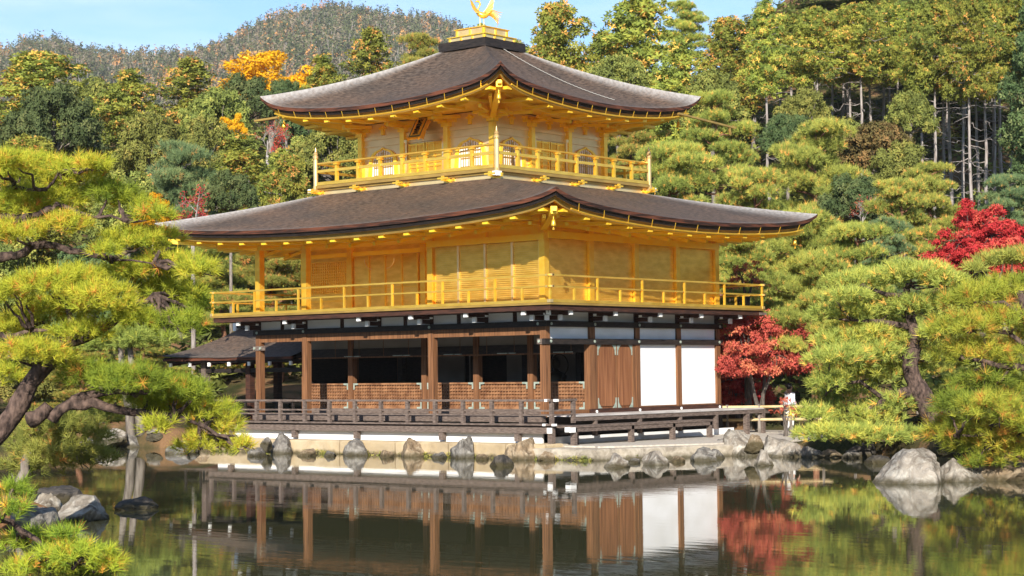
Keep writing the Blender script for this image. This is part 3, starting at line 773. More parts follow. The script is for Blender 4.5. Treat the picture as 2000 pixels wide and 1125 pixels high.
for (x, y) in ((1.06, -1.06), (1.06, YN + 1.06), (XW - 1.06, -1.06)):
    build_each(MB().box(x - .12, x + .12, y - .04, y + .04, 3.782, 3.842).box(x - .12, x + .12, y - .038, y + .038, 3.472, 3.528).box(x - .06, x + .06, y - .06, y + .06, 3.062, 3.147), 'rail_fitting', GOLDP, PAV)

# ---- brackets between first and second storey
def tbracket(x, y, nx, ny, corner=False):
    mb = MB(); tips = MB()
    if corner: dirs = [(nx, 0), (0, ny), (nx * .75, ny * .75)]
    else: dirs = [(nx, ny)]
    for dx_, dy_ in dirs:
        for l, z0, z1 in ((.92, 2.755, 2.855), (.55, 2.61, 2.745)):
            p = Vector((x, y, (z0 + z1) / 2)); q = Vector((x + dx_ * l, y + dy_ * l, (z0 + z1) / 2))
            mb.bar(p, q, .12, z1 - z0 - .01)
            d = (q - p).normalized()
            tips.bar(q - d * .03, q + d * .035, .135, z1 - z0 + .02)
        mb.bar((x - dy_ * .38 + dx_ * .5, y - dx_ * .38 + dy_ * .5, 2.79), (x + dy_ * .38 + dx_ * .5, y + dx_ * .38 + dy_ * .5, 2.79), .09, .09)
        for s in (-.38, .38):
            mb.box(x + dy_ * s + dx_ * .5 - .06, x + dy_ * s + dx_ * .5 + .06, y + dx_ * s + dy_ * .5 - .06, y + dx_ * s + dy_ * .5 + .06, 2.80, 2.86)
            t_ = Vector((x + dy_ * s * 1.08 + dx_ * .5, y + dx_ * s * 1.08 + dy_ * .5, 2.77))
            tips.box(t_.x - .035, t_.x + .035, t_.y - .035, t_.y + .035, 2.745, 2.80)
    b_ = part(mb, 'timber_bracket', WOODD); build_each(tips, 'bracket_tip', METW, b_)
for x in (-2.12, -4.24, -6.36, -9.54, XW): tbracket(x, 0, 0, -1)
for y in (2.06, 4.24, 6.36, YN): tbracket(0, y, 1, 0)
tbracket(0, 0, 1, -1, True)
part(MB().bar((1.02, YN + .9, 2.91), (1.02, YN + 1.30, 2.91), .11, .08), 'beam_end', WOODG)

# ---- first storey
sc_ = [(0, 0), (-4.24, 0), (-9.54, 0), (XW, 0), (-2.12, 2), (-4.24, 2), (-6.36, 2), (-9.54, 2), (XW, 2), (0, 2.03), (0, 4.24), (0, 6.36), (0, YN), (XW, 4.24), (XW, 6.36), (XW, YN)]
for x, y in sc_:
    h = .10 if (x, y) not in ((0, 2.03),) else .115
    part(MB().box(x - h, x + h, y - h, y + h, -.10, 2.44), 'timber_column', WOODC)
part(MB().box(XW - .18, .16, -.14, .12, 2.44, 2.60).box(.0, .16, .12, YN + .18, 2.44, 2.60), 'tie_beam', WOODK)
part(MB().box(XW + .1, -.1, -.07, .09, 2.215, 2.438), 'wide_lintel', WOODC)
part(MB().box(XW - .2, XW + .35, -.13, -.102, 1.96, 2.1).box(-.18, .13, -.135, -.1, 1.95, 2.1), 'beam_end', WOODG)
part(MB().box(.02, .14, -.16, YN + .18, 1.945, 2.105), 'tie_beam', WOODK)
# nail covers
nc = MB()
for z in (2.52, 2.03):
    for y in (.09, 2.09, 4.24, 6.36, 8.48):
        x = .16 if z > 2.4 else .14
        nc.tube([(x - .01, y, z), (x + .02, y, z)], .042, 10)
for x in (-.13, -4.24, -9.54, XW): nc.tube([(x, -.13, 2.52), (x, -.16, 2.52)], .042, 10)
for x in (XW - .12, XW + .15, -.1, ): nc.tube([(x, -.12, 2.03), (x, -.16, 2.03)], .042, 10)
build_each(nc, 'nail_cover', VERD, PAV)
nc = MB()
for y in (2.15, 4.24, 6.36, 8.44): nc.tube([(.10, y, .02), (.155, y, .02)], .042, 10)
for x in (-2.12, -4.24, -6.36, -9.54): nc.tube([(x, 1.9, .03), (x, 1.86, .03)], .03, 8)
build_each(nc, 'nail_cover', METW, PAV)
# white plaster frieze on both faces, with dark struts
fx = [0, -1.06, -2.12, -3.18, -4.24, -5.3, -6.36, -7.95, -9.54, -10.6, XW]
for k in range(10):
    part(MB().box(fx[k + 1] + .06, fx[k] - .06, -.01, .03, 2.602, 2.95), 'plaster_panel', PLASTER)
    if k: part(MB().box(fx[k] - .058, fx[k] + .058, -.05, .03, 2.602, 2.86), 'frieze_strut', WOODD)
yy = [.0, 2.06, 4.24, 6.36, YN]
for k in range(4):
    a0, a1 = yy[k] + .1, yy[k + 1] - .1
    part(MB().box(-.03, .02, a0, a1, 2.602, 2.95), 'plaster_panel', PLASTER)
    part(MB().box(-.03, .025, a0, a1, 2.107, 2.438), 'plaster_panel', PLASTER)
    part(MB().box(-.02, .045, a1, a1 + .2, 2.602, 2.86).box(-.02, .06, a1, a1 + .2, 2.107, 2.438), 'frieze_strut', WOODD)
part(MB().box(-.03, .06, -.1 + .2, YN - .1, -.02, .085), 'wall_sill', WOODC)
part(MB().box(.062, .13, 1.9, YN + .12, -.06, .10), 'wall_sill', WOODD)
for k in (2, 3):
    a0, a1 = yy[k] + .1, yy[k + 1] - .1
    part(MB().box(-.03, .02, a0, a1, .102, 1.943), 'white_wall', PLASTER)
part(MB().box(.02, .05, 4.34, YN - .1, .102, .135), 'wall_trim', WOODC)
# double doors with rounded inner panels and verdigris fittings
for (a0, a1) in ((2.30, 3.20), (3.24, 4.00)):
    dl = part(MB().box(-.03, .03, a0, a1, .10, 1.943), 'board_door', DOORM)
    c, hw = (a0 + a1) / 2, (a1 - a0) / 2
    def pl(k, zc0=.16, zc1=1.88):
        pts = []
        for sx, sz in ((1, 0), (1, 1), (-1, 1), (-1, 0)):
            for j in range(5):
                t = j / 4 if (sx, sz) in ((1, 1), (-1, 0)) else j / 4
                an = t * math.pi / 2
                r = .16
                cxx = c + sx * (hw - .06 - r); czz = (zc1 - r) if sz else (zc0 + r)
                if (sx, sz) == (1, 0): px, pz = cxx + r * math.sin(an), czz - r * math.cos(an)
                elif (sx, sz) == (1, 1): px, pz = cxx + r * math.cos(an), czz + r * math.sin(an)
                elif (sx, sz) == (-1, 1): px, pz = cxx - r * math.sin(an), czz + r * math.cos(an)
                else: px, pz = cxx - r * math.cos(an), czz - r * math.sin(an)
                pts.append((px, pz))
        return pts
    part(MB().prism(pl(1), lambda a, z, o: (o, a, z), (.031, .06)), 'door_panel', DOORM, dl)
    fit_ = MB()
    for sx in (-1, 1):
        for z0, sz in ((.105, 1), (1.935, -1)):
            e_ = c + sx * hw
            fit_.prism([(e_ - sx * .005, z0), (e_ - sx * .20, z0), (e_ - sx * .12, z0 + sz * .07), (e_ - sx * .06, z0 + sz * .16), (e_ - sx * .05, z0 + sz * .30), (e_ - sx * .005, z0 + sz * .30)], lambda a, z, o: (o, a, z), (.061, .07))
    build_each(fit_, 'corner_fitting', VERD, dl)
part(MB().box(-.03, .075, 4.0, 4.14, .1, 1.943).box(-.03, .075, 3.2, 3.24, .1, 1.943).box(-.03, .07, 2.15, 2.30, .1, 1.943), 'door_post', WOODC)
# floors: inner floor, raised timber edge, lower south veranda, east veranda
part(MB().box(XW, 0, -.12, YN, -.10, -.06), 'floor', WOODF)
part(MB().box(XW - .05, .1, -.30, -.12, -.22, -.045).box(XW, 0, 1.86, 2.14, -.055, .09), 'floor_beam', WOODG)
part(MB().box(XW - 1.2, 1.09, -1.09, -.305, -.33, -.28), 'south_veranda', WOODF)
part(MB().box(XW - 1.2, .98, -1.14, -1.0, -.50, -.335), 'veranda_beam', WOODG)
part(MB().box(XW - 1.2, 1.16, -1.2, -1.02, -.282, -.235), 'veranda_beam', WOODG)
part(MB().box(.12, 1.10, -.10, YN + 1.1, -.07, -.02), 'east_veranda', mat('pale veranda boards', (0.40, 0.37, 0.35), (0.58, 0.55, 0.52), rough=0.5, scale=(14, 2, 3)))  # paler boards than on the south veranda
part(MB().box(.98, 1.08, -.10, YN + 1.1, -.19, -.072).box(.3, 1.08, YN + .98, YN + 1.08, -.19, -.072), 'veranda_beam', WOODG)
part(MB().bar((1.03, YN + 1.0, -.13), (1.03, YN + 1.32, -.13), .12, .14), 'beam_end', WOODG)
part(MB().box(.25, .34, .0, YN - .2, -.60, -.075).box(-.05, .0, .0, YN - .2, -.9, -.11), 'underfloor_board', WOODK)
for y in (.9, 3.0, 5.0, 6.9): part(MB().box(.96, 1.08, y - .05, y + .05, -.62, -.192), 'veranda_post', WOODG)
for y in (8.6, 9.5): part(MB().box(.93, 1.08, y - .07, y + .07, -.85, -.192), 'veranda_post', WOODG)
# step bench along the east side
bn = part(MB().box(1.10, 1.62, -.90, 5.9, -.35, -.29).box(1.50, 1.60, -.90, 5.9, -.46, -.352), 'step_bench', WOODG)
for y in (-.7, 1.9, 3.9, 5.8): part(MB().box(1.46, 1.60, y - .06, y + .06, -.86, -.352), 'leg', WOODG, bn)
part(MB().box(1.60, 1.63, -.98, -.74, -.47, -.33).box(1.40, 1.60, -.93, -.903, -.46, -.33), 'bench_end_fitting', METW, bn)
# white foundation wall and posts standing on stones under the south veranda
part(MB().box(XW - 1.0, .6, -.92, -.85, -1.05, -.5).box(.55, .62, -.55, YN, -1.1, -.62), 'foundation_wall', PLASTER)
for x in (-11.9, -9.0, -6.35, -2.95, -.15): part(MB().box(x - .075, x + .075, -1.12, -.98, -.72, -.502), 'veranda_post', WOODG)
for x, y in ((1.06, -1.08), (1.02, .0)): part(MB().box(x - .075, x + .075, y - .075, y + .075, -.92, -.34), 'veranda_post', WOODG)
part(MB().box(.99, 1.15, -1.19, -1.157, -.49, -.34), 'beam_end', METW)
# veranda railing
def vrail(p, q, n, name='veranda_railing', skip=False):
    P = lambda t, z: (p[0] + (q[0] - p[0]) * t, p[1] + (q[1] - p[1]) * t, z)
    e = .14 / math.dist(p, q)
    ro = part(MB().bar(P(-e, .40), P(1 + e, .40), .085, .06).bar(P(0, .12), P(1, .12), .05, .045).bar(P(0, .0), P(1, .0), .05, .045), name, WOODG)
    for k in range(n + 1):
        if skip and k == 0: continue
        a = P(k / n, 0)
        part(MB().box(a[0] - .05, a[0] + .05, a[1] - .05, a[1] + .05, -.234, .369), 'baluster', WOODG, ro)
    return ro
vr = vrail((XW - 1.15, -1.06), (1.06, -1.06), 13)
vrail((1.06, -1.06), (1.06, -.12), 1, skip=True)
tw = MB()
for dx_, dy_ in ((-.16, 0), (.16, 0)): tw.box(1.06 + dx_ - .05, 1.06 + dx_ + .05, -1.115, -1.005, .365, .435).box(1.06 + dx_ - .05, 1.06 + dx_ + .05, -1.21, -1.1, -.29, -.23)
build_each(tw, 'rail_fitting', METW, vr)
# lattice half-panels on the inner line, with verdigris corners
cx2 = [XW, -9.54, -6.36, -4.24, -2.12, 0]
for k in range(5):
    a0, a1 = cx2[k] + .12, cx2[k + 1] - .12
    bk = part(MB().box(a0, a1, 2.0, 2.03, .12, .86), 'lattice_panel', WOODL)
    br = MB(); n = int((a1 - a0) / .105)
    for j in range(n + 1): x = a0 + (a1 - a0) * j / n; br.box(x - .016, x + .016, 1.962, 1.999, .12, .86)
    for j in range(8): z = .14 + .70 * j / 7; br.box(a0, a1, 1.945, 1.972, z - .014, z + .014)
    br.box(a0, a1, 1.93, 1.998, .83, .885).box(a0, a1, 1.93, 1.998, .09, .135)
    part(br, 'lattice_bar', WOODL, bk)
    ft = MB()
    for sx, e_ in ((1, a0), (-1, a1)):
        for sz, z0 in ((-1, .885), (1, .09)):
            ft.prism([(e_, z0), (e_ + sx * .20, z0), (e_ + sx * .20, z0 + sz * .05), (e_ + sx * .055, z0 + sz * .06), (e_ + sx * .05, z0 + sz * .2), (e_, z0 + sz * .2)], lambda a, z, o: (a, o, z), (1.915, 1.929))
    build_each(ft, 'corner_fitting', VERD, bk)
# inner lintels, pale panel above, hanging rail
part(MB().box(XW, 0, 1.94, 2.06, 1.72, 1.98), 'inner_lintel', WOODK)
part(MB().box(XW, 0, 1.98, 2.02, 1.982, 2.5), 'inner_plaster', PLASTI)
hr = MB().bar((XW + .2, 1.5, 1.70), (-.2, 1.5, 1.70), .04, .04)
for x in np.arange(XW + .8, -.2, 1.06): hr.tube([(x, 1.5, 1.7), (x, 1.5, 2.3)], .008, 5)
part(hr, 'hanging_rail', WOODC)
hf = MB()
for x in np.arange(-9.2, -.2, 2.12): hf.box(x - .18, x + .18, 1.47, 1.53, 1.721, 1.745).box(x + .26, x + .5, 1.47, 1.53, 1.721, 1.745)
build_each(hf, 'rail_fitting', VERD, PAV)
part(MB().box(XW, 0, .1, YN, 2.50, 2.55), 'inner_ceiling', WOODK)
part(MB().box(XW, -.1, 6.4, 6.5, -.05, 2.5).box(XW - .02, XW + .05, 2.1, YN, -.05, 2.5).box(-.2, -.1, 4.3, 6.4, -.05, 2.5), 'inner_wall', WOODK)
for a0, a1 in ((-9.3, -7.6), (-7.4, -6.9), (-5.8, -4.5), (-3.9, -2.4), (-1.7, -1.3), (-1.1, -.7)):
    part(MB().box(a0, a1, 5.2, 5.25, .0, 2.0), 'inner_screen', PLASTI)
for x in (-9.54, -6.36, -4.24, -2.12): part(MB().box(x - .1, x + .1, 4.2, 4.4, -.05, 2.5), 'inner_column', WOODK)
# hanging scroll inside the east bay
part(MB().box(-1.05, -.80, 4.95, 4.98, .75, 1.95), 'hanging_scroll', PLASTI)

# things on and in the pavilion
st = thing('seated_statue', 'dark seated statue with a halo in the shaded ground floor hall behind the lattice', 'statue', (-2.9, 4.1, Z0 - .05))
sb = MB().lathe([(.55, 0), (.60, .12), (.50, .2), (.62, .3), (.60, .42)], n=16)
sb.build('pedestal', BRONZE, st)
bd = MB().lathe([(.50, .42), (.52, .55), (.36, .70), (.30, .95), (.32, 1.10), (.22, 1.2), (.09, 1.26), (.08, 1.32)], n=18)
for s in (-1, 1): bd.tube([(s * .28, 0, 1.1), (s * .36, -.12, .85), (s * .12, -.34, .72)], [.1, .09, .06], 8)
bd.build('body', BRONZE, st, smooth=True)
hd = MB().lathe([(.06, 1.30), (.12, 1.36), (.14, 1.46), (.12, 1.56), (.07, 1.62), (.05, 1.67), (.01, 1.70)], n=14)
hd.build('head', BRONZE, st, smooth=True)
MB().tube([(math.sin(t) * .34, .16, 1.42 + math.cos(t) * .34) for t in np.linspace(0, 2 * math.pi, 25)], .02, 6).build('halo', BRONZE, st)

pl_ = thing('name_plaque', 'tilted gold name plaque lettered 究竟頂 hanging under the top roof', 'plaque', (-5.80, .95, Z0 + 8.33))
pl_.rotation_euler = (R_(-32), 0, 0)
MB().box(-.24, .24, 0, .05, 0, .72).build('board', GREENB, pl_)
MB().box(-.17, .20, -.02, -.001, .08, .70).build('panel', GOLD, pl_)
MB().prism([(-.26, .0), (-.22, -.09), (-.12, -.04), (0, -.05), (.12, -.04), (.22, -.09), (.26, 0)], lambda a, z, o: (a, o, z), (-.03, .04)).build('lower_scroll', GOLD, pl_)
MB().prism([(.24, .0), (.42, -.10), (.36, .3), (.40, .6), (.24, .72)], lambda a, z, o: (a, o, z), (.0, .04)).build('side_scroll', GOLD, pl_)
cu = bpy.data.curves.new('lettering', 'FONT'); cu.body = '究\n竟\n頂'; cu.size = .22; cu.align_x = 'CENTER'; cu.space_line = .85; cu.extrude = .006; cu.offset = .004
to = bpy.data.objects.new('lettering_source', cu); COL.objects.link(to); bpy.context.view_layer.update()
tm = bpy.data.meshes.new_from_object(to.evaluated_get(bpy.context.evaluated_depsgraph_get())); bpy.data.objects.remove(to)
tm.materials.clear(); tm.materials.append(INK)
tl = bpy.data.objects.new('lettering', tm); COL.objects.link(tl); tl.parent = pl_; tl.rotation_euler = (R_(90), 0, 0); tl.location = (.015, -.028, .50)

BELLN = {('lo', 0): 'small gold wind bell hanging from the lower eave corner nearest the camera', ('lo', 1): 'small gold wind bell under the lower eave corner by the red maples', ('lo', 3): 'small gold wind bell under the lower eave corner by the near pine',
         ('up', 0): 'small gold wind bell hanging from the top eave corner nearest the camera', ('up', 1): 'small gold wind bell under the top eave corner beside the rain spout', ('up', 3): 'small gold wind bell under the top eave corner above the red shrub'}
cnt = {'lo': 0, 'up': 0}; proto = None
for kind, p in hips:
    i = cnt[kind]; cnt[kind] += 1
    if (kind, i) not in BELLN: continue
    b_ = thing('wind_bell', BELLN[(kind, i)], 'wind bell', (p.x, p.y, p.z + Z0 - .1), group='wind bells under the eave corners')
    if proto is None:
        o1 = MB().lathe([(.075, -.31), (.068, -.26), (.056, -.20), (.048, -.15), (.02, -.13)], n=12).build('bell', GOLD, b_, smooth=True)
        o2 = MB().tube([(0, 0, .03), (0, 0, -.13)], .012, 5).build('hook', GOLD, b_)
        o3 = MB().tube([(0, 0, -.3), (0, 0, -.36)], .01, 5).box(-.03, .03, -.004, .004, -.41, -.36).build('clapper', GOLD, b_)
        proto = (o1, o2, o3)
    else:
        for o in proto:
            c = o.copy(); COL.objects.link(c); c.parent = b_

# phoenix on the peak
ph = thing('phoenix_statue', 'gilded phoenix with raised wings standing on the roof peak', 'statue', (CX, CY, Z0 + 12.05))
ph.rotation_euler = (0, 0, R_(40)); ph.scale = (.84, .84, .84)
MB().lathe([(.30, 0), (.28, .03), (.16, .08), (.10, .13)], n=16).build('mound', GOLDP, ph, smooth=True)
# local x = along the picture (bird looks to -x), y = depth
MB().tube([(-.20, 0, .72), (-.10, 0, .62), (.02, 0, .56), (.16, 0, .55), (.30, 0, .60)], [.05, .10, .12, .10, .03], 12).tube([(-.16, 0, .66), (-.14, 0, .80), (-.07, 0, .93), (-.06, 0, 1.03), (-.12, 0, 1.10)], [.07, .04, .032, .032, .045], 10).build('body', GOLD, ph, smooth=True)
MB().tube([(-.12, 0, 1.10), (-.20, 0, 1.09), (-.28, 0, 1.06)], [.05, .03, .004], 8).tube([(-.10, 0, 1.14), (-.04, 0, 1.20), (.02, 0, 1.19)], [.02, .012, .004], 6).tube([(-.09, 0, 1.02), (-.03, 0, .99), (-.02, 0, .95)], [.02, .016, .006], 6).build('head', GOLD, ph, smooth=True)
for s in (-1, 1): MB().tube([(.0 + s * .07, s * .03, .50), (s * .07, s * .03, .30), (s * .075, s * .03, .12)], [.03, .018, .018], 8).build('leg', GOLDP, ph)
for sgn, outline in ((-1, [(-.10, .62), (-.24, .66), (-.34, .78), (-.40, .95), (-.44, 1.16), (-.36, 1.06), (-.28, .92), (-.22, .82), (-.12, .72)]),
                     (1, [(.02, .62), (.14, .58), (.30, .66), (.40, .78), (.44, .92), (.46, 1.08), (.46, 1.26), (.38, 1.28), (.34, 1.16), (.27, 1.02), (.20, .88), (.10, .74)])):
    wg = MB().prism(outline, lambda a, z, o: (a, o + sgn * .10 + (z - .6) * sgn * .25, z), (-.018, .018))
    wo = wg.build('wing', GOLD, ph)
    fe_ = MB()
    tip = (-.42, 1.12) if sgn < 0 else (.45, 1.24)
    for k in range(5):
        b_ = outline[k + 1]; y0 = sgn * .10 + (b_[1] - .6) * sgn * .25 - .022
        fe_.tube([(outline[0][0], sgn * .10 - .02, outline[0][1]), (b_[0], y0, b_[1])], [.012, .016], 5)
    build_each(fe_, 'feather', GOLDD, wo)
for k in range(7):
    a = k / 6
    y_ = -.12 + .04 * k
    MB().tube([(.24, y_ * .4, .60), (.42, y_, .74 - .24 * a), (.62, y_ * 1.5, .64 - .36 * a), (.80 - .26 * a, y_ * 2, .60 - .44 * a)], [.018, .020, .017, .006], 6).build('tail_feather', GOLD, ph)

# ---- fishing pavilion on the far side
FP = thing('fishing_pavilion', 'small open timber pavilion with a curved bark roof joined to the main hall', 'pavilion', (0, 0, Z0))
def fpart(mb, n, m_, par=FP, **k): return mb.build(n, m_, par, **k)
fx0, fx1, fy0, fy1, fe = -18.3, XW - .15, 1.45, 6.0, 1.78
rx0, ry, rz_ = -16.6, 3.7, 2.85
rows = []
def fz(t): return fe + .12 * (max(0, -t) ** 3)
v, f, uvs, li = [], [], [], []
def patch(p00, p10, p01, p11, n=14, k=10, off=0):
    b = len(v)
    for j in range(k + 1):
        s = j / k; h = .55 * s + .45 * s * s
        for i in range(n + 1):
            t = i / n
            a = np.array(p00) * (1 - t) + np.array(p10) * t; c = np.array(p01) * (1 - t) + np.array(p11) * t
            lift = .10 * (abs(1 - t) ** 4) * (1 - s)
            v.append((a[0] + (c[0] - a[0]) * s, a[1] + (c[1] - a[1]) * s, a[2] + (c[2] - a[2]) * h + lift))
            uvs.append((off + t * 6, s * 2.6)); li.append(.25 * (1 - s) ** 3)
    for j in range(k):
        for i in range(n):
            f.append((b + j * (n + 1) + i, b + j * (n + 1) + i + 1, b + (j + 1) * (n + 1) + i + 1, b + (j + 1) * (n + 1) + i))
patch((fx0, fy0, fe), (fx1, fy0, fe), (rx0, ry, rz_), (fx1, ry, rz_))
patch((fx0, fy1, fe), (fx1, fy1, fe), (rx0, ry, rz_), (fx1, ry, rz_), off=20)
patch((fx0, fy0, fe), (fx0, fy1, fe), (rx0, ry, rz_), (rx0, ry, rz_), off=40)
me = bpy.data.meshes.new('roof'); me.from_pydata(v, [], f)
ul = me.uv_layers.new(name='UVMap')
for lp in me.loops: ul.data[lp.index].uv = uvs[lp.vertex_index]
me.attributes.new('lichen_sheen', 'FLOAT', 'POINT').data.foreach_set('value', li)
me.polygons.foreach_set('use_smooth', [True] * len(me.polygons)); me.materials.append(ROOF)
fr_ = bpy.data.objects.new('roof', me); COL.objects.link(fr_); fr_.parent = FP
fpart(MB().box(fx0 + .05, fx1, fy0 + .04, fy0 + .12, fe - .09, fe + .0).box(fx0 + .04, fx0 + .12, fy0 + .12, fy1, fe - .09, fe + .04), 'eave_edge', BROWNE, fr_)
fpart(MB().box(fx0 + .15, fx1, fy0 + .15, fy1 - .15, fe - .16, fe - .10), 'eave_board', BLACKE, fr_)
fpart(MB().box(rx0 - .15, fx1, ry - .14, ry + .14, rz_ - .02, rz_ + .16), 'ridge', WOODK, fr_)
fpart(MB().box(rx0 - .30, rx0 - .152, ry - .18, ry + .18, rz_ - .12, rz_ + .26), 'ridge_end_tile', METW, fr_)
for k in range(7):
    x = fx0 + .35 + k * 1.0
    r_ = fpart(MB().bar((x, fy0 + .18, fe - .21), (x, 3.7, fe + .05), .09, .10), 'rafter', WOODD, fr_)
    fpart(MB().box(x - .055, x + .055, fy0 + .12, fy0 + .179, fe - .28, fe - .15), 'rafter_tip', METW, fr_)
for x, y in ((-16.65, 2.05), (-14.4, 2.05), (-16.65, 5.4), (-14.4, 5.4), (-12.6, 5.4)): fpart(MB().box(x - .11, x + .11, y - .11, y + .11, -.35, 1.68), 'column', WOODG if x < -16 and y < 3 else WOODD)
fpart(MB().box(-16.9, XW - .2, 1.97, 2.13, 1.28, 1.42).box(-16.9, XW - .2, 5.3, 5.5, 1.28, 1.42), 'tie_beam', WOODK)
fpart(MB().box(-17.4, XW - .1, 1.5, 6.0, -.40, -.32), 'deck', WOODF)
fpart(MB().box(-17.4, XW - .1, 1.5, 1.6, -.6, -.401), 'deck_beam', WOODD)
rl_a, rl_b = [fpart(MB().bar((-17.3, y, .30), (XW - .3, y, .30), .07, .06).bar((-17.3, y, .02), (XW - .3, y, .02), .05, .05), 'railing', WOODK) for y in (1.62, 5.8)]
for k in range(16):
    x = -17.2 + (k // 2) * .76
    for y, rl in (((1.62, rl_a), (5.8, rl_b))[k % 2],): fpart(MB().box(x - .035, x + .035, y - .035, y + .035, -.319, .269), 'baluster', WOODK, rl)
for x in (-17.2, -15.4, -13.6): fpart(MB().box(x - .08, x + .08, 1.55, 1.7, -1.6, -.402), 'pile', WOODG)

# ------------------------------------------------------------------ foliage machinery
def frames(ax):
    ax = ax / np.linalg.norm(ax, axis=1, keepdims=True)
    h = rng.normal(size=ax.shape); a = np.cross(ax, h); a /= np.linalg.norm(a, axis=1, keepdims=True) + 1e-9
    b = np.cross(ax, a)
    return a, b, ax
def scatter(T, P, AX, SC, TONE):
    """copies of template T (k, nv, 3) at points P, local z along AX"""
    k, nv = T.shape[:2]; N = len(P)
    a, b, c = frames(AX)
    M = np.stack([a, b, c], 1)                                   # rows
    V = np.einsum('kvi,nij->nkvj', T, M) * SC[:, None, None, None] + P[:, None, None, :]
    V = V.reshape(-1, 3)
    F = np.arange(N * k * nv).reshape(-1, nv)
    tone = np.repeat(TONE, k) + rng.normal(0, .06, N * k)
    return V, F, tone
def leafT(k=3, spread=.5, w=.5):
    """a rosette of k leaves lying roughly across the axis"""
    T = []
    for i in range(k):
        t = 2 * math.pi * i / k + random.random() * .8
        d = np.array([math.cos(t), math.sin(t), random.uniform(.0, .5) * spread]); d /= np.linalg.norm(d)
        s = np.array([-math.sin(t), math.cos(t), random.uniform(-.5, .5) * spread]); s /= np.linalg.norm(s)
        T.append([d * .0, d * .5 + s * w * .5, d, d * .5 - s * w * .5])
    return np.array(T)
def tuftT(m=22, w=.05, lo=.15, hi=1.25, shoot=.5):
    T = []
    for i in range(m):
        el = lo + (hi - lo) * random.random(); t = random.random() * 2 * math.pi
        d = np.array([math.sin(el) * math.cos(t), math.sin(el) * math.sin(t), math.cos(el)])
        s = np.cross(d, [random.random() - .5, random.random() - .5, random.random() - .5]); s /= np.linalg.norm(s)
        o = np.array([0, 0, shoot * random.random() - .15]); L_ = .75 + .35 * random.random()
        T.append([o - s * w / 2, o + s * w / 2, o + d * L_])
    return np.array(T)
LEAF3 = leafT(3, .9, .6); LEAF2 = leafT(2, .8, .8); SPRAY = leafT(4, 1.3, .42)
NEEDLE = tuftT(30, .05, lo=.1, hi=1.3); NEEDLEM = tuftT(15, .085); NEEDLEF = tuftT(9, .15)

def unit(n):
    v = rng.normal(size=(n, 3)); return v / np.linalg.norm(v, axis=1, keepdims=True)
def clump_points(cl, dens, up=.25, fill=.55):
    """cl rows: x y z rx ry rz tone; leaf points in shells of lumpy ellipsoids"""
    P, A, T = [], [], []
    for (x, y, z, rx, ry, rz, tn) in cl:
        n = max(6, int(dens * (rx * ry + rx * rz + ry * rz) / 3 * 4))
        d = unit(n); d[:, 2] += up * .6; d /= np.linalg.norm(d, axis=1, keepdims=True)
        r = fill + (1 - fill) * rng.random(n) ** .6
        r *= 1 + .18 * np.sin(d[:, 0] * 5 + x) * np.cos(d[:, 1] * 6 + y)
        P.append(np.array([x, y, z]) + d * r[:, None] * np.array([rx, ry, rz]))
        a = d * .9 + rng.normal(0, .34, (n, 3)); a[:, 2] += up
        A.append(a); T.append(tn + rng.normal(0, .10, n))
    return np.concatenate(P), np.concatenate(A), np.concatenate(T)
def pad_points(cl, dens, spr=.75, nsub=5):
    """flat-bottomed cloud pads: shoots standing on a low dome"""
    P, A, T = [], [], []
    for (x, y, z, rx, ry, rz, tn) in cl:
        sub = [(0, 0, 1.0)] + [(rng.uniform(-spr, spr), rng.uniform(-spr, spr), rng.uniform(.35, .6)) for _ in range(nsub)]
        for sx, sy, k in sub:
            n = max(5, int(dens * rx * ry * k * k * 3.1))
            t = rng.random(n) * 2 * math.pi; r = np.sqrt(rng.random(n))
            h = np.sqrt(np.maximum(0, 1 - r * r))
            hz = np.where(rng.random(n) < .72, h * (.8 + .2 * rng.random(n)), h * rng.uniform(-.35, .8, n))
            p = np.stack([x + rx * (sx + k * r * np.cos(t)), y + ry * (sy + k * r * np.sin(t)), z + rz * (hz * (.55 + .45 * k) + .12 * rng.normal(size=n))], -1)
            a = np.stack([r * np.cos(t), r * np.sin(t), .55 + .5 * h], -1) + rng.normal(0, .28, (n, 3))
            P.append(p); A.append(a); T.append(tn + rng.normal(0, .13, n))
    P, A, T = np.concatenate(P), np.concatenate(A), np.concatenate(T)
    return P, A, T

def wob(p, q, n=6, amp=.1):
    p, q = np.array(p, float), np.array(q, float); L_ = np.linalg.norm(q - p)
    o = [p + (q - p) * t + (rng.normal(0, amp * L_ / n, 3) if 0 < t < 1 else 0) for t in np.linspace(0, 1, n + 1)]
    return o

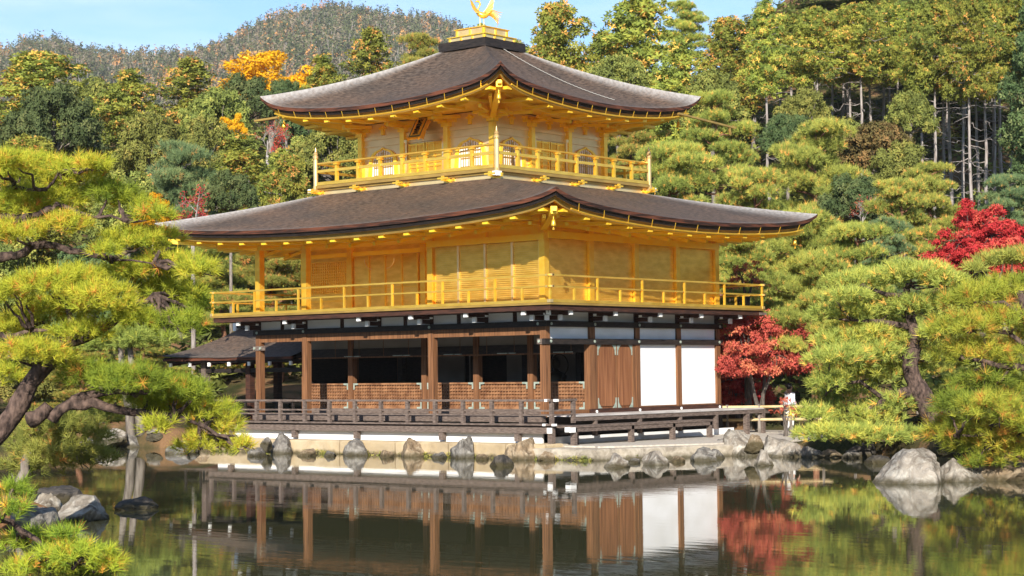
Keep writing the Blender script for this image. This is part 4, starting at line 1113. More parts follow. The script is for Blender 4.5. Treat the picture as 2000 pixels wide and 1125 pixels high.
# one mesh pair (trunk, crown) per variety; trees of a variety are copies with their own size and turn
def v_hinoki(seed, H=15., W=7.5, lo=.22, dead=0, dens=26, lf=LF_HINOKI, bark=BARK, lean=.3, size=.30, flat=.75, egg=.8, orange=.14):
    global rng; rng = np.random.default_rng(seed)
    tr = MB(); top = np.array([rng.normal(0, lean), rng.normal(0, lean), H * .97])
    ax = wob((0, 0, 0), top, 8, .06 if lo < .5 else .015); tr.tube(ax, list(np.linspace(.24 if lo < .5 else .17, .04, 9)), 8)
    cl = []
    nb = 62
    for i in range(nb):
        h = lo + (1 - lo) * (i + rng.random()) / nb
        hh = (h - lo) / (1 - lo)
        prof = (hh + .12) ** .5 * (1.03 - hh) ** egg * 1.35
        az = i * 2.4 + rng.normal(0, .4)
        r = W / 2 * prof * rng.uniform(.55, 1.15)
        k = np.interp(h, [0, 1], [0, 8]); a0 = ax[int(k)]; b0 = np.array([a0[0], a0[1], h * H])
        e = b0 + np.array([math.cos(az) * r, math.sin(az) * r, rng.uniform(-.5, .3)])
        tr.tube(wob(b0, e, 3, .15), [.07, .05, .035, .015], 5)
        tn = rng.uniform(.22, .62)
        for j in range(3):
            f_ = (.42, .72, 1.0)[j]
            c = b0 + (e - b0) * f_ + rng.normal(0, .22, 3)
            rr = rng.uniform(.42, .78) * (1.1 - .25 * hh) * W / 7.5
            cl.append((*c, rr, rr, rr * flat, tn + rng.normal(0, .05)))
    cl.append((*top, .5, .5, .8, .5))
    for i in range(dead):
        h = rng.uniform(.18, lo + .12) * H; az = rng.uniform(0, 6.28); r = rng.uniform(.8, 2.6)
        a0 = ax[int(h / H * 8)]
        tr.tube(wob((a0[0], a0[1], h), (a0[0] + math.cos(az) * r, a0[1] + math.sin(az) * r, h - rng.uniform(-.3, .9)), 4, .3), [.045, .035, .025, .018, .008], 4)
    P, A, T = clump_points(cl, dens)
    m_ = rng.random(len(T)) < orange * (.4 + 1.2 * (np.sin(P[:, 0] * 1.7) * np.sin(P[:, 2] * 1.3 + P[:, 1]) > .1))
    T = np.where(m_, rng.uniform(.8, 1, len(T)), np.minimum(T, .76))
    V, F, t = scatter(SPRAY, P, A, rng.uniform(.7, 1.3, len(P)) * size, T)
    t = np.where(np.repeat(m_, len(SPRAY)), np.clip(t, .8, 1), np.minimum(t, .78))
    return tr, bark, (V, F, t, lf), H
def v_oak(seed, H=10., W=9., lf=LF_OAK, dens=34, size=.26, lo=.12, bark=BARK, n=95, top=1.0, r0=.88):
    global rng; rng = np.random.default_rng(seed)
    tr = MB(); tr.tube(wob((0, 0, 0), (0, 0, H * .6), 5, .05), [.3, .27, .24, .2, .16, .12], 8)
    cl = []
    for i in range(n):
        d = unit(1)[0]; d[2] = abs(d[2]) * 1.1 - .25
        r = rng.uniform(.55, 1.02)
        c = np.array([d[0] * W / 2 * r, d[1] * W / 2 * r, H * (lo + (1 - lo) * .42) + d[2] * H * (1 - lo) * .52 * r])
        k = rng.uniform(.75, 1.2) * r0 * W / 9
        cl.append((*c, k, k, k * .8, rng.uniform(.25, .75)))
        if i % 4 == 0: tr.tube(wob((0, 0, H * .35), c, 4, .1), [.12, .09, .06, .04, .02], 5)
    P, A, T = clump_points(cl, dens)
    V, F, t = scatter(LEAF3, P, A, rng.uniform(.7, 1.3, len(P)) * size, T)
    return tr, bark, (V, F, t, lf), H
def v_pine(seed, H=10., W=8., lf=LF_PINE, npad=20, dens=26, size=.30, lo=.3, bark=BARKR, T_=None, bend=.6, brown=.06):
    global rng; rng = np.random.default_rng(seed)
    tr = MB(); pts = [np.array([0, 0, 0.])]
    for i in range(1, 9):
        z = H * .93 * i / 8; pts.append(np.array([pts[-1][0] + rng.normal(0, bend / 3), pts[-1][1] + rng.normal(0, bend / 3), z]))
    tr.tube(pts, list(np.linspace(.26, .07, 9)), 8)
    cl = []
    for i in range(npad):
        h = lo + (1 - lo) * i / (npad - 1); hh = (h - lo) / (1 - lo)
        b0 = np.array([np.interp(h * H, [p[2] for p in pts], [p[0] for p in pts]), np.interp(h * H, [p[2] for p in pts], [p[1] for p in pts]), min(h * H, H * .93)])
        az = i * 2.39 + rng.normal(0, .3)
        r = W / 2 * (1 - .62 * hh ** 1.5) * rng.uniform(.45, .85) if i < npad - 1 else 0
        c = b0 + np.array([math.cos(az) * r, math.sin(az) * r, rng.uniform(.0, .4)])
        tr.tube(wob(b0 - np.array([0, 0, .25]), c, 5, .22), [.1, .08, .06, .05, .035, .02], 5)
        k = W * rng.uniform(.13, .20) * (1.1 - .3 * hh)
        cl.append((*c, k, k, k * .5, rng.uniform(.3, .6)))
        cl.append((*(b0 + (c - b0) * .5 + np.array([rng.normal(0, .4), rng.normal(0, .4), .1])), k * .7, k * .7, k * .35, rng.uniform(.2, .5)))
    P, A, T = pad_points(cl, dens)
    b_ = rng.random(len(T)) < brown
    T = np.where(b_, rng.uniform(.92, 1, len(T)), np.minimum(T, .86))
    V, F, t = scatter(NEEDLEM if T_ is None else T_, P, A, rng.uniform(.75, 1.25, len(P)) * size, T)
    t = np.where(np.repeat(b_, len(NEEDLEM if T_ is None else T_)), t, np.minimum(t, .88))
    return tr, bark, (V, F, t, lf), H
def v_maple(seed, H=6., W=7., lf=LF_RED, n=120, dens=60, size=.15, lo=.3, bark=BARKM, sparse=1.0):
    global rng; rng = np.random.default_rng(seed)
    tr = MB(); cl = []
    forks = []
    for i in range(4):
        az = i * 1.57 + rng.normal(0, .4); e = np.array([math.cos(az) * W * .18, math.sin(az) * W * .18, H * .55])
        tr.tube(wob((0, 0, 0), e, 5, .1), [.16, .13, .11, .09, .07, .05], 7); forks.append(e)
    for i in range(n):
        d = unit(1)[0]; d[2] = abs(d[2]) - .12; r = rng.uniform(.35, 1.0)
        c = np.array([d[0] * W / 2 * r, d[1] * W / 2 * r, H * (lo + .1) + d[2] * H * (1 - lo - .1) * r])
        k = W * rng.uniform(.065, .12)
        cl.append((*c, k, k, k * .42, rng.uniform(.25, .75)))
        f_ = min(forks, key=lambda q: np.linalg.norm(q - c)); tr.tube(wob(f_, c, 3, .15), [.035, .025, .018, .008], 4)
    P, A, T = clump_points(cl, dens * sparse, up=.5, fill=.1)
    V, F, t = scatter(LEAF3, P, A, rng.uniform(.7, 1.3, len(P)) * size, T)
    return tr, bark, (V, F, t, lf), H
def v_bare(seed, H=7., W=5., lf=LF_REDO, bark=BARKP, leaves=60):
    global rng; rng = np.random.default_rng(seed)
    tr = MB(); tips = []
    def grow(p, d, L_, r, k):
        q = p + d * L_; tr.tube(wob(p, q, 3, .12), [r, r * .85, r * .7, r * .55], 5)
        if k == 0: tips.append(q); return
        for i in range(3 if k > 1 else 3):
            e = d + rng.normal(0, .5, 3); e[2] = abs(e[2]) * .8 + .1; e /= np.linalg.norm(e)
            grow(p + d * L_ * rng.uniform(.55, 1.), e, L_ * rng.uniform(.55, .8), r * .55, k - 1)
    grow(np.zeros(3), np.array([0, 0, 1.]), H * .36, .14, 4)
    tips = np.array(tips); n = leaves * 10
    P = tips[rng.integers(0, len(tips), n)] + rng.normal(0, .22, (n, 3))
    V, F, t = scatter(LEAF2, P, unit(n), rng.uniform(.7, 1.3, n) * .15, rng.uniform(.2, .8, n))
    return tr, bark, (V, F, t, lf), H
VAR = {}
def variety(key, made):
    tr, bark, (V, F, t, lf), H = made
    W = np.percentile(np.hypot(V[:, 0], V[:, 1]), 96) * 2
    top = np.percentile(V[:, 2], 99.7)
    VAR[key] = dict(tr=tr, bark=bark, leaf=(V, F, t, lf), H=top, W=W, objs=None)
def plant(key, name, u, vtop, d, wpx, label, cat, group=None, rz=None, zoff=0., loc=None, twist=None):
    s = VAR[key]
    p = at(u, 700, d); x, y = p[0], p[1]
    if loc is not None: x, y = loc
    z = float(gh(x, y)) + zoff
    dd_, _ = ds(x, y); dd_ = float(dd_)
    ztop = CAM[2] + (hor(u) - vtop) / FPX * dd_
    kz = max(.5, ztop - z) / s['H']; kx = wpx / FPX * dd_ / s['W']
    lim = {'t': 2.3, 'h': 1.45}.get(key[0], 1.2) * kx
    lift = 0
    if kz > lim: lift = (ztop - z) - lim * s['H']; kz = lim
    t = thing(name, label, cat, (x, y, z - .1), random.random() * 6.28 if rz is None else rz, group)
    t.scale = (kx, kx, kz)
    if lift > 0: MB().tube([(0, 0, -.3), (0, 0, lift / kz * .5), (0, 0, lift / kz + .6)], [.20, .18, .16] if key[0] == 't' else [.34, .29, .24], 8).build('lower_trunk', s['bark'], t, smooth=True)
    if s['objs'] is None:
        a = s['tr'].build('trunk', s['bark'], t, smooth=True, fix=False)
        V, F, tn, lf = s['leaf']
        c = np_mesh('crown', V, F, lf, t, tone=tn, nper=F.shape[1]); s['objs'] = (a, c)
        a.location = c.location = (0, 0, lift / kz)
        s['leaf'] = None; s['tr'] = None
    else:
        for o in s['objs']:
            c = o.copy(); COL.objects.link(c); c.parent = t; c.location = (0, 0, lift / kz)
    return t

# ------------------------------------------------------------------ woods behind the pavilion
variety('h1', v_hinoki(11)); variety('h2', v_hinoki(12, W=8.5, egg=.6, orange=.2)); variety('h3', v_hinoki(13, W=6.5, lo=.3, dens=20, dead=6, bark=BARKP))
variety('t1', v_hinoki(14, H=19, W=6.5, lo=.62, dead=22, bark=BARKP, dens=34, egg=.85, size=.22)); variety('t2', v_hinoki(15, H=19, W=7, lo=.66, dead=16, bark=BARKP, dens=34, egg=.8, size=.22, orange=.08)); variety('t4', v_hinoki(17, H=19, W=7, lo=.70, dead=26, bark=BARKP, dens=34, egg=.8, size=.22)); variety('t3', v_hinoki(16, H=19, W=7, lo=.62, dead=26, bark=BARKP, dens=32, egg=.9, size=.22, orange=.11))
variety('o1', v_oak(21)); variety('o2', v_oak(22, lf=LF_OLIVE, W=8)); variety('o3', v_oak(23, H=8, W=8, lf=LF_OLIVE, lo=.02)); variety('ob', v_oak(24, H=6, W=8, lf=LF_BROWN, lo=.0))
variety('y1', v_oak(25, H=12, W=9, lf=LF_YEL, n=60, r0=.8, size=.28))
variety('p1', v_pine(31)); variety('p2', v_pine(32, npad=16, W=9)); variety('p3', v_pine(33, lf=LF_PINEB, npad=24, W=7, lo=.15, bark=BARK)); variety('p4', v_pine(34, npad=22, W=8, lo=.12, brown=.12))
variety('m1', v_maple(41, lo=.15, dens=95, n=170)); variety('m2', v_maple(42, lf=LF_REDO, lo=.34, H=5.6, dens=75)); variety('m3', v_maple(43, H=4, W=4, n=30, sparse=.6, lf=LF_REDO))
variety('b1', v_bare(51, leaves=25)); variety('b2', v_bare(52, lf=LF_RED, leaves=65))
variety('s1', v_hinoki(61, H=18, W=8, lo=.1, lf=LF_OAK, flat=1.0, egg=.9, dens=36))

GL = 'cypress trees rising behind the pavilion on the pond side'
GR = 'tall bare-trunked cypresses along the hillside'
LEFT = [  # variety, name, u, v top, distance, width px, label, category, group
 ('h2', 'cypress_tree', 70, 98, 124, 215, 'broad yellow-green cypress speckled orange, leftmost against the mountain', 'tree'),
 ('o1', 'evergreen_oak', 105, 158, 104, 200, 'large rounded dark green oak below the leftmost cypress', 'tree'),
 ('h1', 'cypress_tree', 248, 132, 112, 150, 'yellow-green cypress with bare lower trunk showing beside the dark oak', 'tree'),
 ('h3', 'cypress_tree', 343, 108, 114, 165, 'pointed cypress with pale upper trunk breaking the mountain skyline', 'tree'),
 ('o2', 'broadleaf_tree', 190, 148, 134, 130, 'mid-green tree filling the gap behind the dark rounded oak', 'tree'),
 ('o1', 'evergreen_oak', 486, 140, 118, 135, 'dark green oak in front of the golden-orange tree', 'tree'),
 ('y1', 'golden_tree', 532, 90, 132, 215, 'golden-orange autumn tree beside the top roof', 'tree'),
 ('o1', 'evergreen_oak', 562, 148, 112, 80, 'small dark oak half covering the golden-orange tree', 'tree'),
 ('h1', 'cypress_tree', 640, 104, 128, 120, 'olive cypress just right of the golden-orange tree', 'tree'),
 ('h3', 'cypress_tree', 706, 50, 118, 135, 'thin open cypress with bare limbs showing above the top roof slope', 'tree'),
 ('p1', 'pine_tree', 822, 62, 124, 130, 'green pine peeping over the top roof left of the phoenix', 'tree'),
 ('h2', 'cypress_tree', 945, 40, 150, 50, 'small cypress tip directly behind the phoenix legs', 'tree'),
 ('o2', 'broadleaf_tree', 425, 168, 106, 150, 'olive broadleaf tree between the pointed cypress and the top roof tip', 'tree'),
 ('y1', 'yellow_tree', 458, 216, 100, 66, 'small yellow tree below the olive broadleaf tree', 'tree'),
 ('b1', 'bare_tree', 525, 222, 92, 90, 'leafless grey tree under the tip of the top roof', 'tree'),
 ('b2', 'maple_tree', 566, 232, 98, 70, 'thin dull red maple under the tip of the top roof', 'tree'),
 ('p3', 'pine_tree', 352, 272, 82, 200, 'soft blue-green pine with upright shoots above the lower roof tip', 'tree'),
 ('b2', 'maple_tree', 378, 352, 74, 80, 'small red maple just above the lower roof tip', 'tree'),
 ('o1', 'shrub', 452, 328, 76, 110, 'dark green bushy shrub between the red maple and the lower roof', 'shrub'),
 ('h3', 'cypress_tree', 545, 285, 86, 110, 'open yellow-green tree with pale stem left of the top balcony', 'tree'),
 ('o2', 'broadleaf_tree', 655, 232, 92, 150, 'green broadleaf tree seen through the top balcony railing end', 'tree'),
 ('o3', 'broadleaf_tree', 600, 262, 96, 130, 'olive tree behind the left corner post of the top balcony', 'tree'),
 ('h1', 'cypress_tree', 470, 262, 90, 190, 'yellow-green cypress below the small yellow tree, left of the top balcony', 'tree'),
 ('o3', 'broadleaf_tree', 405, 225, 98, 150, 'mid-green tree in front of the olive one, above the soft blue-green pine', 'tree'),
 ('h2', 'cypress_tree', 570, 300, 82, 130, 'orange-flecked low cypress touching the lower roof left of the top balcony', 'tree'),
 ('o2', 'broadleaf_tree', 300, 215, 102, 150, 'green tree standing below the pointed cypress', 'tree'),
 ('o1', 'evergreen_oak', 600, 185, 106, 120, 'dark oak just under the tip of the top roof', 'tree'),
 ('o3', 'broadleaf_tree', 250, 330, 78, 170, 'olive bush mass with orange flecks behind the near pine crown', 'shrub'),
 ('y1', 'yellow_tree', 300, 372, 76, 80, 'low orange-yellow bush behind the near pine tip', 'shrub'),
 ('h2', 'cypress_tree', 60, 262, 92, 190, 'green cypress mostly hidden behind the top of the near pine', 'tree'),
 ('o1', 'evergreen_oak', 190, 480, 72, 220, 'dark oak foliage seen between the tiers of the near pine', 'tree'),
 ('o3', 'broadleaf_tree', 20, 460, 74, 200, 'olive tree behind the long bare limb of the near pine', 'tree'),
 ('p4', 'pine_tree', 545, 480, 74, 250, 'light green pine seen between the gold columns of the second storey', 'tree'),
 ('p1', 'pine_tree', 440, 468, 80, 180, 'pine with rusty needles beside the left end of the gold railing', 'tree'),
 ('o1', 'evergreen_oak', 405, 410, 88, 130, 'dark oak under the left end of the lower roof', 'tree'),
 ('p4', 'pine_tree', 300, 640, 69, 200, 'low yellow-green pine left of the fishing pavilion roof', 'tree'),
 ('p4', 'pine_tree', 470, 700, 79, 190, 'low pine seen under the fishing pavilion roof', 'tree'),
 ('p1', 'pine_tree', 570, 690, 83, 170, 'low pine seen through the open end of the ground floor', 'tree'),
 ('p4', 'pine_tree', 150, 660, 69, 200, 'bushy pine on the far bank under the near pine limb', 'tree'),
 ('o3', 'shrub', 40, 690, 69, 170, 'olive shrub on the far bank behind the near pine trunk', 'shrub'),
 ('o3', 'shrub', 215, 800, 66.5, 70, 'small green shrub on the far bank beside two pine trunks', 'shrub'),
]
RIGHT = [
 ('h2', 'cypress_tree', 1095, 2, 116, 175, 'full yellow-green cypress first right of the roof peak', 'tree'),
 ('h1', 'cypress_tree', 1250, -40, 118, 190, 'tallest full cypress above the right roof slope', 'tree'),
 ('h3', 'cypress_tree', 1180, 60, 124, 130, 'shorter cypress between the two full ones over the roof', 'tree'),
 ('p1', 'pine_tree', 1352, -5, 128, 100, 'wind-bent pine tip against the sky', 'tree'),
 ('o2', 'broadleaf_tree', 1215, 100, 110, 150, 'olive tree directly above the right roof slope', 'tree'),
 ('h1', 'cypress_tree', 1330, 72, 110, 140, 'yellow-green cypress above the right tip of the top roof', 'tree'),
 ('h2', 'cypress_tree', 1430, 30, 122, 150, 'orange-flecked cypress behind the tall pale trunk', 'tree'),
 ('h3', 'cypress_tree', 1030, 72, 132, 80, 'low cypress next to the gold roof pedestal', 'tree'),
 ('o2', 'broadleaf_tree', 1400, 130, 104, 140, 'olive tree with bare twigs left of the tall pale trunk', 'tree'),
 ('t1', 'tall_cypress', 1507, -15, 106, 110, 'tall cypress with the longest pale bare trunk', 'tree'),
]
for r in LEFT: plant(*r[:8], group=None)
for r in RIGHT: plant(*r[:8], group=None)
TALL = [(1478, 25, 122, 120), (1532, 22, 119, 100), (1560, 18, 116, 110), (1588, 14, 121, 100), (1612, 8, 108, 100), (1634, 16, 113, 95), (1655, 15, 120, 105), (1674, 4, 111, 95), (1690, -2, 109, 105), (1716, 6, 112, 100), (1733, 0, 116, 95), (1748, -10, 118, 105), (1770, -2, 113, 95), (1790, -5, 124, 110),
        (1812, -8, 106, 95), (1832, -12, 102, 105), (1850, -4, 110, 95), (1868, -15, 108, 105), (1886, -10, 104, 95), (1905, -20, 100, 105), (1921, -12, 108, 95), (1935, -18, 103, 105), (1951, -8, 112, 95), (1965, -25, 110, 105), (1984, -20, 106, 95), (2010, -30, 104, 120)]
ORD = ['first', 'second', 'third', 'fourth', 'fifth', 'sixth', 'seventh', 'eighth', 'ninth', 'tenth', 'eleventh', 'twelfth', 'thirteenth', 'fourteenth', 'fifteenth', 'sixteenth', 'seventeenth', 'eighteenth', 'nineteenth', 'twentieth', 'twenty-first', 'twenty-second', 'twenty-third', 'twenty-fourth', 'twenty-fifth', 'twenty-sixth']
for i, (u, vt, d, wpx) in enumerate(TALL):
    plant('t4' if 1590 < u < 1760 and i % 3 else ['t2', 't3', 't1'][i % 3], 'tall_cypress', u, vt, d, wpx * 1.2, f'tall cypress with bare lower trunk, {ORD[i]} from the pavilion in the hillside row', 'tree', GR)
BACK = [(1580, 60, 132), (1640, 50, 140), (1700, 45, 136), (1765, 40, 142), (1820, 50, 130), (1850, 40, 138), (1885, 45, 128), (1920, 40, 136), (1950, 40, 126), (1990, 40, 134), (1660, 60, 150), (1730, 55, 154), (1870, 55, 148), (1940, 55, 150), (1602, 40, 118), (1668, 40, 122), (1858, 40, 120), (1893, 40, 123), (1950, 40, 118)]
for i, (u, vt, d) in enumerate(BACK):
    plant(['t3', 't1', 't2'][i % 3], 'tall_cypress', u, vt, d, 140, 'shaded bare-trunked cypress standing in the dark back rows of the hillside', 'tree', 'shaded cypresses behind the front hillside row')
MID = [
 ('s1', 'cedar_tree', 2035, -60, 96, 120, 'dark cedar at the right edge', 'tree'),
 ('o2', 'broadleaf_tree', 1580, 170, 98, 130, 'olive dome-shaped tree left of the dark trunk gap', 'tree'),
 ('o1', 'evergreen_oak', 1545, 215, 94, 110, 'dark green tree behind the mid hillside pine', 'tree'),
 ('o2', 'broadleaf_tree', 1788, 172, 97, 105, 'olive dome-shaped tree standing between the two groups of pale trunks', 'tree'),
 ('ob', 'shrub', 1715, 235, 90, 160, 'reddish brown shrub mass under the pale trunks', 'shrub'),
 ('o3', 'shrub', 1650, 225, 94, 150, 'low green shrub under the first group of pale trunks', 'shrub'),
 ('o3', 'shrub', 1770, 270, 86, 140, 'round olive shrub below the dome-shaped tree', 'shrub'),
 ('p2', 'pine_tree', 1408, 172, 86, 190, 'layered pine with red trunk beside the gold rain spout', 'tree'),
 ('p1', 'pine_tree', 1588, 228, 82, 230, 'layered pine with straight pinkish trunk in the middle of the hillside', 'tree'),
 ('p4', 'pine_tree', 1330, 272, 78, 240, 'bushy pine right of the top balcony', 'tree'),
 ('p2', 'pine_tree', 1235, 232, 88, 150, 'pine seen just right of the gold wall below the top eave', 'tree'),
 ('p1', 'pine_tree', 1830, 310, 78, 150, 'pine in front of the right group of pale trunks', 'tree'),
 ('p3', 'pine_tree', 1965, 335, 74, 120, 'young blue-green pine with upright shoots above the crimson maple', 'tree'),
 ('p4', 'pine_tree', 1480, 325, 76, 210, 'wide pine above the right tip of the lower roof', 'tree'),
 ('o1', 'evergreen_oak', 1675, 335, 80, 130, 'dark oak between the two middle hillside pines', 'tree'),
 ('b1', 'bare_tree', 1690, 372, 74, 90, 'leafless grey bush among the hillside pines', 'tree'),
 ('p4', 'pine_tree', 1760, 345, 74, 190, 'yellow-green pine below the reddish brown shrubs', 'tree'),
 ('p1', 'pine_tree', 1560, 405, 68, 220, 'pine with orange needles behind the lower roof tip', 'tree'),
 ('p4', 'pine_tree', 1450, 440, 66, 190, 'dense pine beside the second storey gold columns', 'tree'),
 ('p2', 'pine_tree', 1680, 430, 66, 220, 'flat-topped pine left of the crimson maple', 'tree'),
 ('p1', 'pine_tree', 1590, 490, 61, 190, 'leaning pine with red trunk right of the gold railing end', 'tree'),
 ('p3', 'pine_tree', 1740, 420, 70, 120, 'slender blue-green young pine beside the crimson maple', 'tree'),
 ('m1', 'maple_tree', 1920, 390, 57, 195, 'crimson maple on the slope at the right', 'tree'),
 ('m3', 'maple_tree', 1460, 505, 63, 90, 'thin scarlet maple sprigs glowing between the pines beside the gold wall', 'tree'),
 ('m2', 'maple_tree', 1482, 605, 61, 225, 'large coral red maple beside the white walls', 'tree'),
 ('m1', 'maple_tree', 1590, 628, 68, 130, 'darker red maple behind the large coral red one', 'tree'),
 ('m3', 'maple_tree', 1532, 768, 57, 60, 'knee-high sparse maple sapling near the veranda end', 'tree'),
 ('m1', 'maple_tree', 1440, 690, 64, 130, 'shaded dark red maple below and behind the large coral red one', 'tree'),
 ('o1', 'shrub', 1605, 690, 71, 160, 'dark evergreen shrub behind the visitor in white', 'shrub'),
 ('o1', 'shrub', 1430, 770, 66, 90, 'dark low shrub under the large coral red maple', 'shrub'),
 ('p4', 'pine_tree', 1850, 560, 60, 190, 'bushy pine behind the crooked shoreline pine', 'tree'),
 ('p4', 'pine_tree', 1980, 500, 58, 170, 'pine behind the near right pine, below the crimson maple', 'tree'),
 ('o3', 'shrub', 1900, 800, 49, 160, 'low green shrub behind the near right pine', 'shrub'),
 ('o3', 'shrub', 1700, 770, 55, 150, 'pale green shrub behind the crooked shoreline pine trunk', 'shrub'),
]
for r in MID: plant(*r[:8], group=None)

# undergrowth between the trees
for i, (u_, vt_, d_) in enumerate([(1600, 190, 140), (1660, 185, 146), (1720, 190, 138), (1790, 195, 144), (1840, 220, 134), (1890, 240, 128), (1935, 250, 124), (1985, 245, 122), (1860, 200, 142), (1960, 215, 136)]):  # dark evergreens added so the gaps between trunks look deeply shaded
    plant('o1', 'evergreen_oak', u_, vt_, d_, 170, 'dark evergreen added to deepen the shade behind the bare trunks of the hillside', 'tree', 'dark evergreens behind the bare trunks')
rng = np.random.default_rng(77)
n = 72000
d = rng.uniform(66, 150, n); k_ = rng.uniform(-.45, .45, n)
d[60000:] = rng.uniform(42, 70, 12000); k_[60000:] = rng.uniform(.20, .48, 12000)
x = CAM[0] + FH[0] * d + RT[0] * d * k_; y = CAM[1] + FH[1] * d + RT[1] * d * k_
keep = ~((x > -20) & (x < 8) & (y > -3) & (y < 13)) & (np.sin(x * .7) + np.cos(y * .9 + x * .2) > -.9)
e_ = d - np.interp(1000 + k_ * FPX, SH_U, SH_D); keep &= e_ > 6
x, y, d = x[keep], y[keep], d[keep]
lump = .5 + .5 * np.sin(x * 1.1) * np.cos(y * 1.3)
P = np.stack([x, y, gh(x, y) + rng.random(len(x)) * (.25 + 1.3 * lump)], -1)
A = np.stack([rng.normal(0, .5, len(x)), rng.normal(0, .5, len(x)), np.ones(len(x))], -1)
V, F, t = scatter(LEAF3, P, A, rng.uniform(.25, .55, len(x)), rng.uniform(.0, .7, len(x)))
tag(np_mesh('undergrowth', V, F, LF_OLIVE, tone=t), 'low green undergrowth covering the slope between the trees', 'undergrowth', kind='stuff')

# forest on the mountain
rng = np.random.default_rng(99)
n = 19000
u = rng.uniform(-150, 1350, n); e = 1.03 * np.sqrt(rng.random(n) * .90 + .10)
d, z = mount(u, e)
px_ = CAM[0] + FH[0] * d + RT[0] * d * (u - 1000) / FPX; py_ = CAM[1] + FH[1] * d + RT[1] * d * (u - 1000) / FPX
kind_ = rng.random(n); con = kind_ < .25
grp = np.sin(px_ * .02) * np.cos(py_ * .017)
tone = np.where(rng.random(n) < .05 + .20 * (grp > .3), rng.uniform(.82, 1, n), rng.uniform(.05, .6, n))
r = rng.uniform(1.4, 2.7, n); hh = np.where(con, r * 2.6, r * 1.2)
m_ = 18
dirs = rng.normal(size=(n, m_, 3)); dirs /= np.linalg.norm(dirs, axis=2, keepdims=True)
rad = rng.uniform(.45, 1, (n, m_, 1))
pos = np.stack([px_, py_, z + hh * 1.25], -1)[:, None, :] + dirs * rad * np.stack([r * np.where(con, .6, 1), r * np.where(con, .6, 1), hh], -1)[:, None, :]
V, F, t = scatter(LEAF2, pos.reshape(-1, 3), dirs.reshape(-1, 3) + rng.normal(0, .25, (n * m_, 3)) + np.array([0, 0, .3]), rng.uniform(1.0, 1.8, n * m_), np.repeat(tone, m_))
t = np.where(np.repeat(tone, m_ * 2) < .7, np.minimum(t, .7), np.maximum(t, .79))
mf = tag(np_mesh('mountain_forest', V, F, LF_FAR, tone=t), 'mixed forest with rusty autumn crowns covering the mountain behind', 'forest', kind='stuff')
mb = MB()
for i in range(0, n, 5):
    h = rng.uniform(4, 9); mb.tube([(px_[i] + 2, py_[i] - 2, z[i]), (px_[i] + 2 + rng.normal(0, .5), py_[i] - 2, z[i] + h)], [.28, .14], 3, cap=False)
mb.build('trunk', BARKP, mf, fix=False)

# ------------------------------------------------------------------ shoreline pines traced limb by limb
def traced_pine(name, label, d0, limbs, pads, base, lf, template, size, dens, bark=BARKD, seed=3, brown=.08, flat=.42, jit=.9):
    global rng; rng = np.random.default_rng(seed)
    b = np.array(base, float)
    t = thing(name, label, 'tree', tuple(b))
    tr = MB()
    for pts, r0, r1 in limbs:
        P = [at(p[0], p[1], d0 + (p[2] if len(p) > 2 else 0)) - b for p in pts]
        Q = []
        for i in range(len(P) - 1):
            for s in (0, .5): Q.append(P[i] + (P[i + 1] - P[i]) * s + (rng.normal(0, .025, 3) if s else 0))
        Q.append(P[-1])
        rr = np.linspace(r0, r1, len(Q)) * rng.uniform(.88, 1.14, len(Q))
        tr.tube(Q, list(rr), 9)
    cl = []
    anchor = [at(p[0], p[1], d0 + (p[2] if len(p) > 2 else 0)) - b for pts, _, _ in limbs for p in pts]
    for p in pads:
        u_, v_, ru, rv, tn = p[:5]; dj = p[5] if len(p) > 5 else rng.uniform(-jit, jit)
        c = at(u_, v_ + rv * .35, d0 + dj) - b; k = (d0 + dj) / FPX
        cl.append((*c, ru * k, ru * k * .9, max(rv * k * 1.15, .10), tn))
        for _ in range(3):
            q = c + np.array([rng.uniform(-.6, .6) * ru * k, rng.uniform(-.6, .6) * ru * k, -.02])
            a_ = min(anchor, key=lambda w_: np.linalg.norm(w_ - q))
            tr.tube(wob(a_, q, 5, .22), [.035, .03, .024, .018, .013, .007], 5)
    tr.build('trunk', bark, t, smooth=True, fix=False)
    P, A, T = pad_points(cl, dens, .55, 4)
    b_ = rng.random(len(T)) < brown
    T = np.where(b_, rng.uniform(.9, 1, len(T)), np.minimum(T, .84))
    V, F, tn = scatter(template, P, A, rng.uniform(.75, 1.25, len(P)) * size, T)
    np_mesh('crown', V, F, lf, t, tone=tn, nper=3)
    return t

